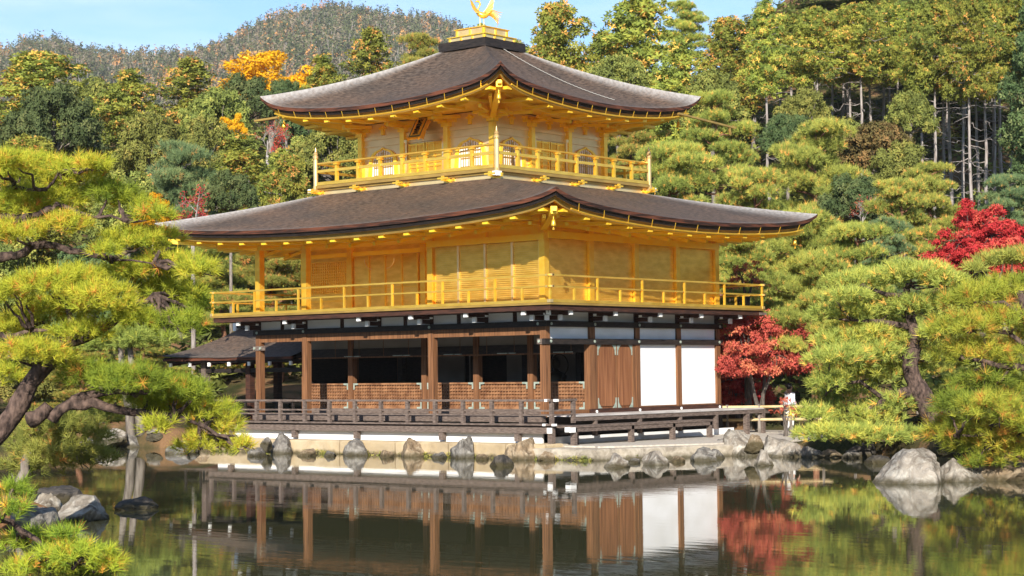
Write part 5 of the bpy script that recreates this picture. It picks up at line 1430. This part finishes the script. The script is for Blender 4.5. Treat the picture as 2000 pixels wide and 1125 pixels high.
LP = [(60, 335, 90, 38, .62), (150, 340, 70, 34, .66), (215, 378, 55, 28, .30), (85, 395, 95, 34, .6), (20, 400, 60, 40, .6), (130, 440, 50, 22, .78), (35, 455, 55, 26, .7), (265, 400, 45, 24, .55),
      (300, 400 + 22, 40, 18, .6), (20, 300 + 20, 60, 20, .7), (180, 325, 40, 16, .7), (250, 470, 60, 24, .62), (310, 468, 50, 22, .66), (200, 492, 30, 12, .6),
      (330, 520, 78, 30, .68), (390, 530, 42, 20, .66), (250, 535, 70, 26, .6), (150, 548, 70, 26, .66), (80, 560, 80, 30, .66), (20, 575, 50, 26, .6), (200, 585, 80, 34, .7), (330, 575, 80, 34, .62), (385, 600, 34, 26, .45),
      (110, 610, 90, 32, .62), (40, 640, 60, 26, .68), (260, 625, 60, 24, .55), (350, 635, 60, 30, .32), (160, 650, 60, 24, .62), (60, 690, 70, 28, .7), (20, 735, 45, 26, .66), (110, 700, 45, 20, .7),
      (180, 735, 70, 30, .28), (250, 745, 80, 36, .24), (330, 765, 80, 36, .25), (200, 780, 40, 20, .4), (290, 790, 50, 22, .4), (370, 800, 62, 34, .58), (420, 835, 56, 32, .70), (455, 868, 32, 22, .78), (395, 868, 52, 26, .72), (310, 835, 34, 24, .66), (355, 770, 50, 26, .35), (440, 805, 30, 20, .5), (480, 870, 20, 14, .78)]
LL = [([(-60, 920), (0, 840), (40, 785), (85, 715), (120, 668), (165, 655), (185, 648)], .17, .09),
      ([(165, 655), (215, 632), (240, 610), (265, 590), (300, 575)], .09, .03), ([(240, 610), (222, 570), (212, 545)], .06, .03), ([(120, 668), (140, 630), (130, 600)], .07, .03),
      ([(60, 820), (90, 800), (105, 815), (140, 788), (160, 775), (200, 768), (260, 768)], .12, .04), ([(140, 788), (180, 785), (230, 800), (280, 806), (340, 812), (390, 830)], .085, .025),
      ([(-60, 510), (0, 503), (30, 500), (62, 480), (110, 480), (160, 492), (200, 500), (240, 497)], .085, .03), ([(160, 492), (215, 508), (300, 515)], .03, .012),
      ([(-30, 420), (40, 425), (90, 410), (110, 398), (155, 415), (190, 425), (240, 430)], .06, .015), ([(0, 450), (40, 430), (70, 440), (98, 452)], .04, .015), ([(-40, 380), (30, 365), (90, 370), (115, 335)], .05, .012),
      ([(-40, 640), (10, 660), (60, 645), (120, 640)], .06, .02), ([(-60, 920), (-70, 1010), (-75, 1060)], .22, .26), ([(-60, 920), (-90, 700), (-80, 500), (-60, 380)], .14, .07)]
base = at(-75, 1045, 28); base[2] = -.1
traced_pine('pine_tree', 'near yellow-green pine whose limbs lean over the pond at the left', 28, LL, LP, base, LF_PINEN, NEEDLE, .145, 112, seed=5, brown=.05)
LB = [(70, 1062, 70, 28, .40), (150, 1085, 80, 28, .55), (215, 1105, 40, 20, .74), (20, 1000, 40, 26, .3), (130, 1050, 40, 18, .3), (60, 1110, 70, 22, .6), (180, 1120, 60, 20, .66), (30, 960, 40, 20, .3)]
traced_pine('pine_branch', 'low shaded pine branch reaching over the water in the bottom corner', 23, [([(-60, 1000), (0, 1015), (40, 1035), (90, 1075), (150, 1090)], .05, .02), ([(0, 1015), (30, 985), (25, 955)], .03, .012), ([(-60, 1000), (-90, 1100), (-90, 1300)], .07, .1)], LB, at(-90, 1180, 23), LF_PINEN, NEEDLE, .15, 90, seed=6)
# lower, darker pine on the left islet
LI = [(100, 835, 80, 34, .30), (160, 850, 60, 28, .30), (60, 870, 60, 34, .28), (110, 885, 80, 30, .40), (185, 895, 45, 24, .36), (40, 915, 50, 24, .3), (140, 905, 50, 22, .36), (200, 815, 40, 22, .35)]
traced_pine('pine_tree', 'small green pine on the islet below the near pine limb', 33, [([(40, 950), (50, 920), (60, 880), (80, 840), (100, 815)], .10, .04), ([(60, 880), (110, 880), (150, 870)], .05, .02)], LI, at(40, 955, 33), LF_PINE, NEEDLE, .18, 70, bark=BARK, seed=8, brown=.04)
# crooked pine on the right shore
CP = [(1700, 548, 75, 22, .55), (1785, 535, 85, 24, .55), (1850, 552, 45, 18, .55), (1655, 580, 50, 18, .5), (1640, 612, 62, 24, .5), (1710, 605, 80, 26, .55), (1795, 598, 70, 26, .5), (1860, 600, 50, 24, .5),
      (1628, 672, 48, 28, .5), (1690, 655, 80, 28, .6), (1785, 665, 62, 26, .5), (1850, 650, 55, 28, .55), (1640, 700, 70, 26, .5), (1720, 695, 60, 24, .5), (1622, 748, 42, 24, .55), (1680, 728, 92, 28, .6), (1765, 722, 55, 22, .5), (1830, 700, 45, 24, .45),
      (1588, 808, 38, 22, .55), (1625, 795, 45, 24, .35), (1665, 815, 82, 26, .6), (1745, 790, 50, 22, .45), (1582, 848, 36, 16, .6), (1625, 848, 62, 20, .6), (1700, 852, 70, 22, .5), (1765, 850, 45, 18, .35), (1650, 765, 60, 22, .4)]
CL_ = [([(1835, 826), (1812, 792), (1790, 755), (1782, 735), (1780, 700), (1788, 660), (1778, 620), (1770, 580), (1775, 555)], .30, .08), ([(1786, 762), (1755, 768), (1728, 780), (1700, 798), (1680, 803)], .15, .05), ([(1780, 700), (1730, 690), (1680, 690)], .09, .03), ([(1784, 640), (1720, 628), (1660, 625)], .09, .03), ([(1772, 575), (1730, 575), (1690, 560)], .08, .03), ([(1785, 660), (1830, 650), (1860, 640)], .08, .03), ([(1728, 780), (1680, 745), (1620, 760)], .06, .02), ([(1720, 800), (1690, 840), (1620, 850), (1570, 830)], .05, .02)]
b0 = at(1835, 826, 49)
traced_pine('pine_tree', 'crooked layered pine leaning from the right shore over the rocks', 49, CL_, CP, b0, LF_PINE, NEEDLEM, .20, 62, seed=9, brown=.08, jit=1.6)
# near pine at the right edge
NP = [(1905, 585, 65, 26, .6), (1965, 565, 60, 26, .6), (1880, 640, 62, 26, .66), (1960, 630, 60, 32, .6), (1900, 690, 72, 30, .7), (1970, 705, 50, 36, .55), (1915, 748, 60, 26, .25), (1980, 770, 45, 36, .4), (1880, 790, 60, 26, .25), (1930, 800, 70, 30, .6), (1870, 838, 62, 28, .66),
      (1945, 850, 70, 32, .75), (1985, 890, 45, 30, .75), (1895, 870, 55, 26, .62), (1985, 830, 40, 30, .6), (1850, 850, 40, 20, .5), (1920, 905, 40, 16, .35), (2040, 650, 60, 40, .6), (2040, 850, 60, 40, .6)]
NL = [([(2090, 960), (2070, 880), (2050, 780), (2030, 690), (2010, 610), (1990, 570)], .22, .07), ([(2040, 730), (1980, 715), (1920, 705), (1880, 700)], .09, .02), ([(2062, 840), (1990, 840), (1930, 845), (1870, 850)], .09, .02), ([(2030, 690), (1970, 650), (1900, 645)], .07, .02), ([(2015, 630), (1960, 590), (1910, 590)], .06, .02)]
traced_pine('pine_tree', 'orange-tinged near pine with long needles at the right edge', 39, NL, NP, at(2090, 960, 39), LF_PINEO, NEEDLE, .22, 56, seed=10, brown=.11)
traced_pine('pine_tree', 'flat pine spray crossing in front of the crimson maple', 45, [([(2080, 600), (2020, 575), (1975, 558), (1950, 550), (1920, 535)], .10, .03)], [(1940, 512, 40, 14, .5), (1985, 504, 45, 16, .5), (1905, 526, 20, 8, .55), (2040, 505, 50, 20, .5)], at(2080, 600, 45), LF_PINE, NEEDLEM, .22, 90, seed=12)
# two bare pine trunks on the far bank at the left
for u_, lab in ((253, 'left one of two pale pine trunks on the far bank'), (272, 'right one of two pale pine trunks on the far bank')):
    p = at(u_ + 4, 838, 64.5); p[2] = float(gh(p[0], p[1])) - .1
    t = thing('pine_tree', lab, 'tree', tuple(p)); q = [at(u_ + 4, 838, 64.5) - p, at(u_, 800, 64.5) - p, at(u_ - 12, 740, 64.5) - p, at(u_ - 20, 660, 64.5) - p]; q[0][2] = -.1
    MB().tube(q, [.19, .16, .13, .08], 8).build('trunk', BARK, t, smooth=True)
    rng = np.random.default_rng(u_)
    P, A, T = pad_points([(*(at(u_ - 20 + dx_, 655 + dy_, 64.5 + dj) - p), .9, .9, .4, .4) for dx_, dy_, dj in ((0, 0, 0), (-45, 25, .5), (40, 18, -.3))], 30)
    V, F, tn = scatter(NEEDLEM, P, A, rng.uniform(.2, .34, len(P)), T); np_mesh('crown', V, F, LF_PINE, t, tone=np.minimum(tn, .85), nper=3)

# ------------------------------------------------------------------ platform, stones, rocks
def rock_bm(seed, w_, d_, h_, rough=.28, sub=4):
    import bmesh
    from mathutils import noise
    bm = bmesh.new(); bmesh.ops.create_icosphere(bm, subdivisions=sub, radius=1)
    off = Vector((seed * 7.3, seed * 3.1, seed * 1.7))
    planes = []
    rr = random.Random(seed)
    for _ in range(13):
        a = Vector((rr.gauss(0, 1), rr.gauss(0, 1), rr.gauss(.35, .8))).normalized(); planes.append((a, rr.uniform(.48, .86)))
    for v in bm.verts:
        p = v.co.copy()
        p = Vector([math.copysign(abs(c) ** .72, c) for c in p]) * .82
        for a, k in planes:
            e = p.dot(a) - k
            if e > 0: p -= a * e * .97
        n_ = noise.fractal(p * 2.2 + off, 1.0, 2.2, 5) * .10 + noise.noise(p * 1.1 + off) * .14 - abs(noise.noise(p * 3.5 - off)) * .16
        p = p * (1 + n_)
        v.co = Vector((p.x * w_ / 2, p.y * d_ / 2, p.z * h_))
    return bm
ROCKS = [ # u, v bottom, width px, height px, material, label, plane z
 (552, 889, 44, 44, ST_GREY, 'upright grey stone under the veranda post nearest the pine'),
 (698, 890, 48, 34, ST_GREY, 'broad cracked grey stone, second under the veranda front'),
 (805, 893, 48, 40, ST_TAN, 'brown jagged stone, third under the veranda front'),
 (906, 896, 44, 48, ST_GREY, 'tall blue-grey stone, fourth under the veranda front'),
 (1020, 898, 62, 46, ST_TAN, 'large tan boulder beside the veranda corner'),
 (978, 910, 44, 25, ST_DARK, 'small dark rock standing in the water before the tan boulder'),
 (521, 868, 22, 16, ST_GREY, 'small round stone tucked beside the upright grey stone'),
 (505, 890, 36, 18, ST_GREY, 'flat grey stone at the pine end of the veranda wall'),
 (755, 893, 30, 16, ST_TAN, 'low tan stone between two sandstone blocks'),
 (1085, 872, 36, 12, ST_TAN, 'flat tan stepping stone at the veranda corner post'),
 (1203, 912, 48, 30, ST_PALE, 'pale square rock in the water before the quay corner'),
 (1279, 907, 48, 29, ST_PALE, 'pale brownish rock in the water midway along the quay'),
 (1373, 900, 44, 30, ST_GREY, 'grey rock at the far end of the quay'),
 (1436, 889, 58, 56, ST_PALE, 'tall pale lichened rock at the end of the quay'),
 (1412, 884, 34, 30, ST_GREY, 'grey rock wedged against the tall pale rock'),
 (1473, 868, 30, 22, ST_TAN, 'brown rounded rock behind the tall pale rock'),
 (1470, 890, 40, 22, ST_PALE, 'low pale rock right of the tall pale rock'),
 (1520, 890, 72, 44, ST_PALE, 'wide whitish rock on the shore before the knee-high maple'),
 (1562, 890, 36, 26, ST_TAN, 'tan rock with moss under the crooked pine branches'),
 (1624, 893, 46, 17, ST_TAN, 'flat tan block at the water under the crooked pine'),
 (1690, 892, 60, 40, ST_DARK, 'dark shaded rock under the crooked pine'),
 (1745, 880, 60, 40, ST_DARK, 'dark rock behind the big pale boulder'),
 (1655, 880, 40, 30, ST_DARK, 'small dark rock beside the flat tan block'),
 (1775, 942, 130, 74, ST_PALE, 'big pale streaked boulder standing in the pond at the right'),
 (1868, 938, 90, 48, ST_PALE, 'pinkish boulder joined to the big pale boulder'),
 (1940, 936, 110, 50, ST_TAN, 'long brownish boulder at the right edge of the pond'),
 (1845, 862, 60, 34, ST_DARK, 'shaded rock behind the pinkish boulder'),
 (160, 1015, 98, 52, ST_PALE, 'pale lichened boulder at the tip of the left islet'),
 (88, 1000, 60, 42, ST_PALE, 'pale rock with mosses behind the islet tip boulder'),
 (120, 975, 90, 30, ST_DARK, 'dark low rock along the back of the left islet'),
 (60, 1030, 80, 46, ST_GREY, 'grey rock under the low pine branch of the islet'),
 (275, 994, 78, 26, ST_DARK, 'dark two-peaked rock alone in the pond'),
 (258, 873, 42, 34, ST_GREY, 'rounded grey rock on the far bank below two trunks'),
 (215, 858, 60, 24, ST_PALE, 'flat whitish rock on the far bank'),
 (305, 850, 40, 14, ST_PALE, 'thin whitish rock right of the two far trunks'),
 (358, 885, 60, 26, ST_GREY, 'smooth grey rock at the water under the near pine tip'),
 (400, 880, 50, 24, ST_TAN, 'tan rock half hidden by the near pine tip'),
 (600, 890, 34, 15, ST_TAN, 'low tan stone right of the upright grey stone'),
 (645, 891, 26, 12, ST_GREY, 'small flat grey stone left of the cracked grey stone'),
 (858, 895, 28, 14, ST_GREY, 'small grey stone between the brown and blue-grey stones'),
 (940, 897, 24, 12, ST_TAN, 'small tan stone right of the tall blue-grey stone'),
 (1065, 899, 34, 20, ST_TAN, 'tan stone between the large boulder and the quay'),
 (1240, 904, 24, 10, ST_GREY, 'small low grey rock between the two pale quay rocks'),
 (1325, 902, 30, 12, ST_TAN, 'low tan rock between the brownish rock and the quay end'),
 (1402, 895, 30, 20, ST_GREY, 'small grey rock in front of the tall pale rock'),
 (1492, 891, 34, 34, ST_PALE, 'upright pale rock left of the wide whitish rock'),
 (1548, 892, 40, 30, ST_PALE, 'squat pale rock right of the wide whitish rock'),
 (1590, 893, 44, 24, ST_GREY, 'low grey rock left of the flat tan block'),
 (1660, 894, 36, 16, ST_GREY, 'small grey rock right of the flat tan block'),
 (1715, 905, 40, 18, ST_DARK, 'small dark rock left of the big pale boulder'),
 (178, 872, 50, 20, ST_GREY, 'low grey rock at the far bank edge'),
]
for i, (u_, v_, wp, hp, m_, lab) in enumerate(ROCKS):
    q = at(u_, v_, 1.0) - CAM; tt = -CAM[2] / q[2]
    p = CAM + q * tt; dd_ = float(ds(p[0], p[1])[0])
    if lab.startswith(('upright', 'broad', 'brown jag', 'tall blue', 'large tan')): p = CAM + q * ((-1.70 - CAM[1]) / q[1]); p[2] = 0; dd_ = float(ds(p[0], p[1])[0])
    wm, hm = wp / FPX * dd_, hp / FPX * dd_
    if lab.startswith(('brown rounded', 'flat whitish', 'thin whitish', 'shaded rock behind', 'small round')):
        back = {'brown rounded': 49.5, 'flat whitish': 64.2, 'thin whitish': 64, 'shaded rock behind': 43.5, 'small round': 57.4}[[k for k in ('brown rounded', 'flat whitish', 'thin whitish', 'shaded rock behind', 'small round') if lab.startswith(k)][0]]
        p = at(u_, v_, back); wm, hm = wp / FPX * back, hp / FPX * back
    if 'stepping' in lab: p = np.array([1.04, -1.1, .18]); wm, hm = .5, .12
    bm = rock_bm(i + 1, wm, wm * .8, hm, .34)
    zm_ = max(v.co.z for v in bm.verts)
    for v in bm.verts:
        k_ = 1.05 - .16 * max(0, v.co.z / zm_) ** 2; v.co.x *= k_; v.co.y *= k_
    ca_, sa_ = math.cos(R_(-40)), math.sin(R_(-40))
    lat = [(v.co.x * ca_ - v.co.y * sa_) * RT[0] + (v.co.x * sa_ + v.co.y * ca_) * RT[1] for v in bm.verts if v.co.z > -.05]
    kx_ = 1.1 * wm / (max(lat) - min(lat)); kz_ = .92 * hm / max(v.co.z for v in bm.verts)
    for v in bm.verts: v.co.x *= kx_; v.co.y *= kx_; v.co.z = max(v.co.z * kz_, -.35)
    me = bpy.data.meshes.new('rock'); bm.to_mesh(me); bm.free(); me.materials.append(m_)
    
    o = bpy.data.objects.new('rock', me); COL.objects.link(o); o.location = (p[0], p[1], p[2] if abs(p[2]) > .02 else 0.0)
    o.rotation_euler = (0, 0, R_(-40))
    tag(o, lab, 'rock', 'rocks along the pond shore')

def chamfer_block(x0, x1, y0, y1, z0, z1, c=.04, seed=0):
    rr = random.Random(seed); mb = MB(); n = 7
    def j(a): return a + rr.uniform(-.012, .012)
    rows = []
    for z, k in ((z0, 0), (z1 - c, 0), (z1, c)):
        rows.append([(x0 + k, y0 + k, z)] + [(j(x0 + (x1 - x0) * i / n), j(y0 + k), j(z) if k else z) for i in range(1, n)] + [(x1 - k, y0 + k, z), (x1 - k, y1 - k, z), (x0 + k, y1 - k, z)])
    mb.grid(rows, close=True)
    m_ = len(rows[0]); mb.f.append(tuple(range(2 * m_, 3 * m_)))
    return mb
for k, (x0, x1, lab) in enumerate(((-12.9, -9.35, 'tan sandstone block of the veranda wall nearest the pine'), (-9.3, -6.6, 'tan sandstone block between the first two upright stones'), (-6.55, -4.35, 'tan sandstone block between the cracked and brown stones'), (-4.3, -2.3, 'tan sandstone block between the brown and blue-grey stones'), (-2.25, -.2, 'tan sandstone block between the blue-grey stone and tan boulder'), (-.15, 1.2, 'tan sandstone block behind the large tan boulder'))):
    tag(chamfer_block(x0, x1, -1.55, -.7, -.6, .40, .05, k).build('stone_block', ST_BLOCK, None), lab, 'stone block', 'sandstone blocks under the veranda')
tag(MB().box(-14, 1.0, -.69, 12, -.6, .36).build('platform', SAND), kind='structure')
# granite quay beside the pavilion (two faces meeting at a corner)
c0, c1, c2 = np.array([.85, -1.65]), np.array([3.0, -1.65]), np.array([4.75, 2.6])
nrm = 0
qz = .30
poly = [tuple(c0), tuple(c1), tuple(c2), (5.2, 5.2), (1.0, 5.2), (.9, -.6)]
qy = MB(); b = 0
for z, k in ((-.6, 0), (qz - .03, 0), (qz, .03)):
    cc = np.mean(poly, axis=0); qy.v += [(x + (cc[0] - x) * k, y + (cc[1] - y) * k, z) for x, y in poly]
n = len(poly)
for r_ in range(2):
    for i in range(n): qy.f.append((r_ * n + i, r_ * n + (i + 1) % n, (r_ + 1) * n + (i + 1) % n, (r_ + 1) * n + i))
qy.f.append(tuple(range(2 * n, 3 * n)))
tag(qy.build('stone_quay', ST_SLAB), 'low granite landing quay at the corner of the pavilion', 'quay')
gp = [(.66, -.7), (2.6, -.9), (4.2, 2.2), (4.9, 4.6), (5.3, 7.0), (4.9, 9.4), (3.4, 11.2), (.66, 11.6)]
gq = []
for k in range(len(gp)):
    a, b_ = np.array(gp[k]), np.array(gp[(k + 1) % len(gp)])
    for t_ in np.linspace(0, 1, 7)[:-1]: gq.append(tuple(a + (b_ - a) * t_ + np.array([math.sin(k * 5 + t_ * 9), math.cos(k * 3 + t_ * 8)]) * .06))
gm = MB().prism(gq, lambda a, b_, z: (a, b_, z), (-.5, .345)).build('gravel_path', SAND); tag(gm, kind='structure')

# moss and water weeds at the foot of the stones
rng = np.random.default_rng(5)
n = 2600
xx = rng.uniform(-12.5, 4.0, n); keep = np.sin(xx * 3.1) + np.sin(xx * 7.7) + rng.normal(0, .9, n) > .5; xx = xx[keep]
yy_ = np.where(xx < 1, -1.57, np.where(xx < 3, -1.68, -1.65 + (xx - 3) * 2.5)) - rng.random(len(xx)) * .08
P = np.stack([xx, yy_, rng.random(len(xx)) ** 2 * .12], -1)
V, F, t = scatter(LEAF3, P, np.tile([0, -.4, 1.], (len(P), 1)) + rng.normal(0, .4, (len(P), 3)), rng.uniform(.02, .065, len(P)), rng.uniform(.1, 1, len(P)))
tag(np_mesh('moss', V, F, LF_OLIVE, tone=t), 'yellow-green moss and weeds along the waterline of the stones', 'moss', kind='stuff')

# left islet: soil mound
ic = at(20, 1000, 31); N_ = 40
aa = np.linspace(0, 2 * math.pi, 61); rr_ = np.linspace(0, 1, 14)
RR, AA = np.meshgrid(rr_, aa, indexing='ij')
ex = 2.2 * (1 + .15 * np.sin(AA * 3)); 
IX = ic[0] + RT[0] * (RR * ex * np.cos(AA) * .75 - .8) + FH[0] * RR * 2.6 * np.sin(AA); IY = ic[1] + RT[1] * (RR * ex * np.cos(AA) * .75 - .8) + FH[1] * RR * 2.6 * np.sin(AA)
IZ = .40 * (1 - RR ** 3) + .06 * np.sin(IX * 3) * np.cos(IY * 2.5) - .28 * RR ** 6 - .02
tag(gridmesh('islet_ground', np.stack([IX, IY, IZ], -1), LITTER), kind='structure')

# bamboo fence and visitor behind the maples
fc = thing('bamboo_fence', 'low bamboo rail fence behind the maples and the visitor', 'fence', tuple(at(1540, 780, 60)))
fb = np.array(fc.location)
def fpt(u_, h):
    p = at(u_, 780, 60); return np.array([p[0], p[1], float(gh(p[0], p[1])) + h]) - fb
for h in (.95, .55): MB().tube([fpt(u_, h) for u_ in range(1405, 1900, 30)], .045, 7).build('rail', BAMBOO, fc)
for u_ in range(1420, 1890, 62): MB().tube([fpt(u_, -.1), fpt(u_, 1.02)], .05, 7).build('post', BARK, fc)

def skin_body(name, verts, edges, radii, mat_, parent, sub=2):
    me = bpy.data.meshes.new(name); me.from_pydata(verts, edges, [])
    o = bpy.data.objects.new(name, me); COL.objects.link(o); o.parent = parent
    sk = o.modifiers.new('skin', 'SKIN'); sk.use_smooth_shade = True
    for i, r in enumerate(radii): me.skin_vertices[0].data[i].radius = (r, r) if not hasattr(r, '__len__') else r
    me.skin_vertices[0].data[0].use_root = True
    ss = o.modifiers.new('sub', 'SUBSURF'); ss.levels = sub; ss.render_levels = sub
    bpy.context.view_layer.update()
    m2 = bpy.data.meshes.new_from_object(o.evaluated_get(bpy.context.evaluated_depsgraph_get()))
    m2.materials.clear(); m2.materials.append(mat_); m2.name = name
    o.modifiers.clear(); o.data = m2
    m2.polygons.foreach_set('use_smooth', [True] * len(m2.polygons))
    return o
SKIN = mat('skin', (0.55, 0.34, 0.25), rough=0.6)
CLOTHW = mat('white patterned cloth', (0.80, 0.81, 0.82), (0.62, 0.66, 0.74), rough=0.9, scale=(9, 9, 9), lo=.52, hi=.58)
TROUS = mat('white trousers', (0.74, 0.74, 0.73), rough=0.9)
BAGM = mat('grey bag cloth', (0.30, 0.30, 0.31), (0.40, 0.40, 0.41), rough=0.9, scale=(8, 8, 8))
HAIR = mat('black hair', (0.012, 0.010, 0.010), rough=0.5)
SHOE = mat('dark shoes', (0.02, 0.02, 0.02), rough=0.6)
pp_ = at(1543, 780, 61.6); pz = float(gh(pp_[0], pp_[1]))
pe = thing('person', 'visitor in a white patterned top with a grey shoulder bag, seen from behind', 'person', (pp_[0], pp_[1], pz), R_(150)); pe.scale = (.96, .96, .96)
bv = [(0, 0, .86), (0, .01, 1.05), (0, .02, 1.25), (0, .01, 1.36), (0, 0, 1.44), (.17, 0, 1.33), (.24, .03, 1.08), (.22, -.12, .92), (-.17, 0, 1.33), (-.24, .03, 1.08), (-.20, -.14, .98),
      (.09, 0, .78), (.10, -.01, .46), (.10, .02, .09), (-.09, 0, .78), (-.10, .0, .46), (-.10, .03, .09), (.10, -.10, .04), (-.10, -.09, .04), (0, 0, 1.50)]
be = [(0, 1), (1, 2), (2, 3), (3, 4), (3, 5), (5, 6), (6, 7), (3, 8), (8, 9), (9, 10), (0, 11), (11, 12), (12, 13), (0, 14), (14, 15), (15, 16), (13, 17), (16, 18), (4, 19)]
br_ = [(.15, .11), (.145, .10), (.16, .11), (.12, .09), .055, .065, .05, .035, .065, .05, .035, .085, .06, .042, .085, .06, .042, .035, .035, .05]
body = skin_body('body', bv, be, br_, SKIN, pe)
tv = [(0, 0, .80), (0, .01, 1.05), (0, .02, 1.25), (0, .01, 1.37), (.18, 0, 1.34), (.25, .03, 1.07), (.235, -.08, .95), (-.18, 0, 1.34), (-.25, .03, 1.07), (-.225, -.09, 1.0)]
skin_body('shirt', tv, [(0, 1), (1, 2), (2, 3), (3, 4), (4, 5), (5, 6), (3, 7), (7, 8), (8, 9)], [(.185, .14), (.175, .13), (.185, .135), (.12, .10), .085, .085, .085, .085, .085, .085], CLOTHW, pe)
skin_body('trousers', [(0, 0, .88), (.09, 0, .76), (.10, -.01, .46), (.10, .02, .10), (-.09, 0, .76), (-.10, 0, .46), (-.10, .03, .10)], [(0, 1), (1, 2), (2, 3), (0, 4), (4, 5), (5, 6)], [(.165, .125), .105, .085, .07, .105, .085, .07], TROUS, pe)
hd = MB().lathe([(.045, 1.46), (.075, 1.50), (.088, 1.56), (.085, 1.62), (.06, 1.67), (.02, 1.69)], n=14); hd.tube([(0, -.085, 1.58), (0, -.105, 1.565), (0, -.085, 1.55)], [.012, .016, .01], 6).tube([(.086, 0, 1.59), (.098, .005, 1.57), (.086, 0, 1.55)], [.01, .018, .008], 6).tube([(-.086, 0, 1.59), (-.098, .005, 1.57), (-.086, 0, 1.55)], [.01, .018, .008], 6)
hd.build('head', SKIN, pe, smooth=True)
MB().lathe([(.06, 1.50), (.096, 1.54), (.102, 1.60), (.09, 1.66), (.05, 1.705), (.01, 1.715)], c=(0, .018, 0), n=14).build('hair', HAIR, pe, smooth=True)
for s in (-1, 1):
    MB().tube([(s * .10, .06, .035), (s * .10, -.06, .04), (s * .10, -.15, .03)], [.04, .045, .03], 8).build('shoe', SHOE, pe, smooth=True)
    h0 = Vector((s * .215, -.13, .90)) if s > 0 else Vector((-.195, -.15, .96))
    hm_ = MB().tube([h0 + Vector((0, .02, .03)), h0 + Vector((0, -.02, -.02)), h0 + Vector((0, -.04, -.05))], [.022, .03, .026], 8)
    for k in range(4): f0 = h0 + Vector((s * (.018 - .012 * k), -.045, -.05)); hm_.tube([f0, f0 + Vector((0, -.012, -.035)), f0 + Vector((-s * .004, .004, -.062 + .006 * abs(k - 1)))], [.0085, .0085, .006], 6)
    hm_.tube([h0 + Vector((-s * .02, -.02, -.015)), h0 + Vector((-s * .035, -.05, -.035)), h0 + Vector((-s * .03, -.06, -.06))], [.011, .010, .007], 6)
    hm_.build('hand', SKIN, pe, smooth=True)
bg_ = thing('shoulder_bag', 'soft grey shoulder bag slung on the visitor in white', 'bag', (pp_[0], pp_[1], pz), R_(150)); bg_.scale = (.96, .96, .96)
bag = MB().prism([(-.16, .80), (.12, .80), (.15, .95), (.10, 1.12), (-.12, 1.12), (-.18, .95)], lambda a, z, o: (a, o, z), (.17, .30)).build('bag_body', BAGM, bg_)
bv_ = bag.modifiers.new('b', 'BEVEL'); bv_.width = .04; bv_.segments = 3
MB().tube([(-.12, .2, 1.1), (-.05, .2, 1.25), (.10, .13, 1.40), (.16, .02, 1.44), (.12, -.12, 1.36), (-.05, -.16, 1.15), (-.2, -.05, 1.0), (-.16, .18, .98)], .014, 6).build('strap', BAGM, bg_)

# unseen woods added on the sides and behind, shaping what the gold reflects
rng = np.random.default_rng(123)
ang = np.linspace(0, 2 * math.pi, 150, endpoint=False) + rng.normal(0, .02, 150)
cxx, cyy = 6.0, -14.0
rows = []
for a in ang:
    rr_ = rng.uniform(78, 105); x, y = cxx + math.cos(a) * rr_, cyy + math.sin(a) * rr_
    d_, s_ = ds(x, y)
    if d_ > 20 and abs(s_) < .5 * d_: continue
    hh_ = rng.uniform(9, 14)
    for k in range(7):
        q = unit(1)[0]; rows.append((x + q[0] * 2.6, y + q[1] * 2.6, 1.5 + hh_ * .5 + q[2] * hh_ * .42, 2.4, 2.4, 2.0, rng.uniform(.1, .7)))
P, A, T = clump_points(rows, 3.2)
V, F, t = scatter(LEAF3, P, A, rng.uniform(.9, 1.6, len(P)), T)
tag(np_mesh('unseen_bank_wood', V, F, LF_OAK, tone=t), 'unseen woods added on the far banks for the gold to reflect', 'wood', kind='stuff')
rows = []
for r_ in (70, 76, 90, 140):
    rows.append([(cxx + math.cos(a) * r_, cyy + math.sin(a) * r_, {70: -.5, 76: .6, 90: 1.2, 140: 2.0}[r_]) for a in np.linspace(R_(95), R_(400 - 5), 90)])
rows = [[p for p in r] for r in rows]
mb = MB()
ok = [not (ds(p[0], p[1])[0] > 10 and abs(ds(p[0], p[1])[1]) < .6 * ds(p[0], p[1])[0]) for p in rows[1]]
for r0_, r1_ in zip(rows[:-1], rows[1:]):
    for i in range(len(r0_) - 1):
        if ok[i] and ok[i + 1]:
            b = len(mb.v); mb.v += [r0_[i], r0_[i + 1], r1_[i + 1], r1_[i]]; mb.f.append((b, b + 1, b + 2, b + 3))
tag(mb.build('unseen_bank_ground', SOIL), kind='structure')  # unseen ground added under those woods

# autumn air between here and the mountain
HZ = bpy.data.materials.new('haze air'); HZ.use_nodes = True
ht = HZ.node_tree; ht.nodes.clear(); ho = ht.nodes.new('ShaderNodeOutputMaterial'); hv = ht.nodes.new('ShaderNodeVolumePrincipled')
hv.inputs['Color'].default_value = (0.90, 0.94, 1.0, 1); hv.inputs['Density'].default_value = HAZE; hv.inputs['Anisotropy'].default_value = 0.0
ht.links.new(hv.outputs[0], ho.inputs['Volume'])
hb = MB().box(-2000, 2000, -2000, 2000, -4.0, 330).build('haze', HZ); tag(hb, kind='stuff'); hb['label'] = 'thin bluish autumn haze filling the air'; hb['category'] = 'haze'
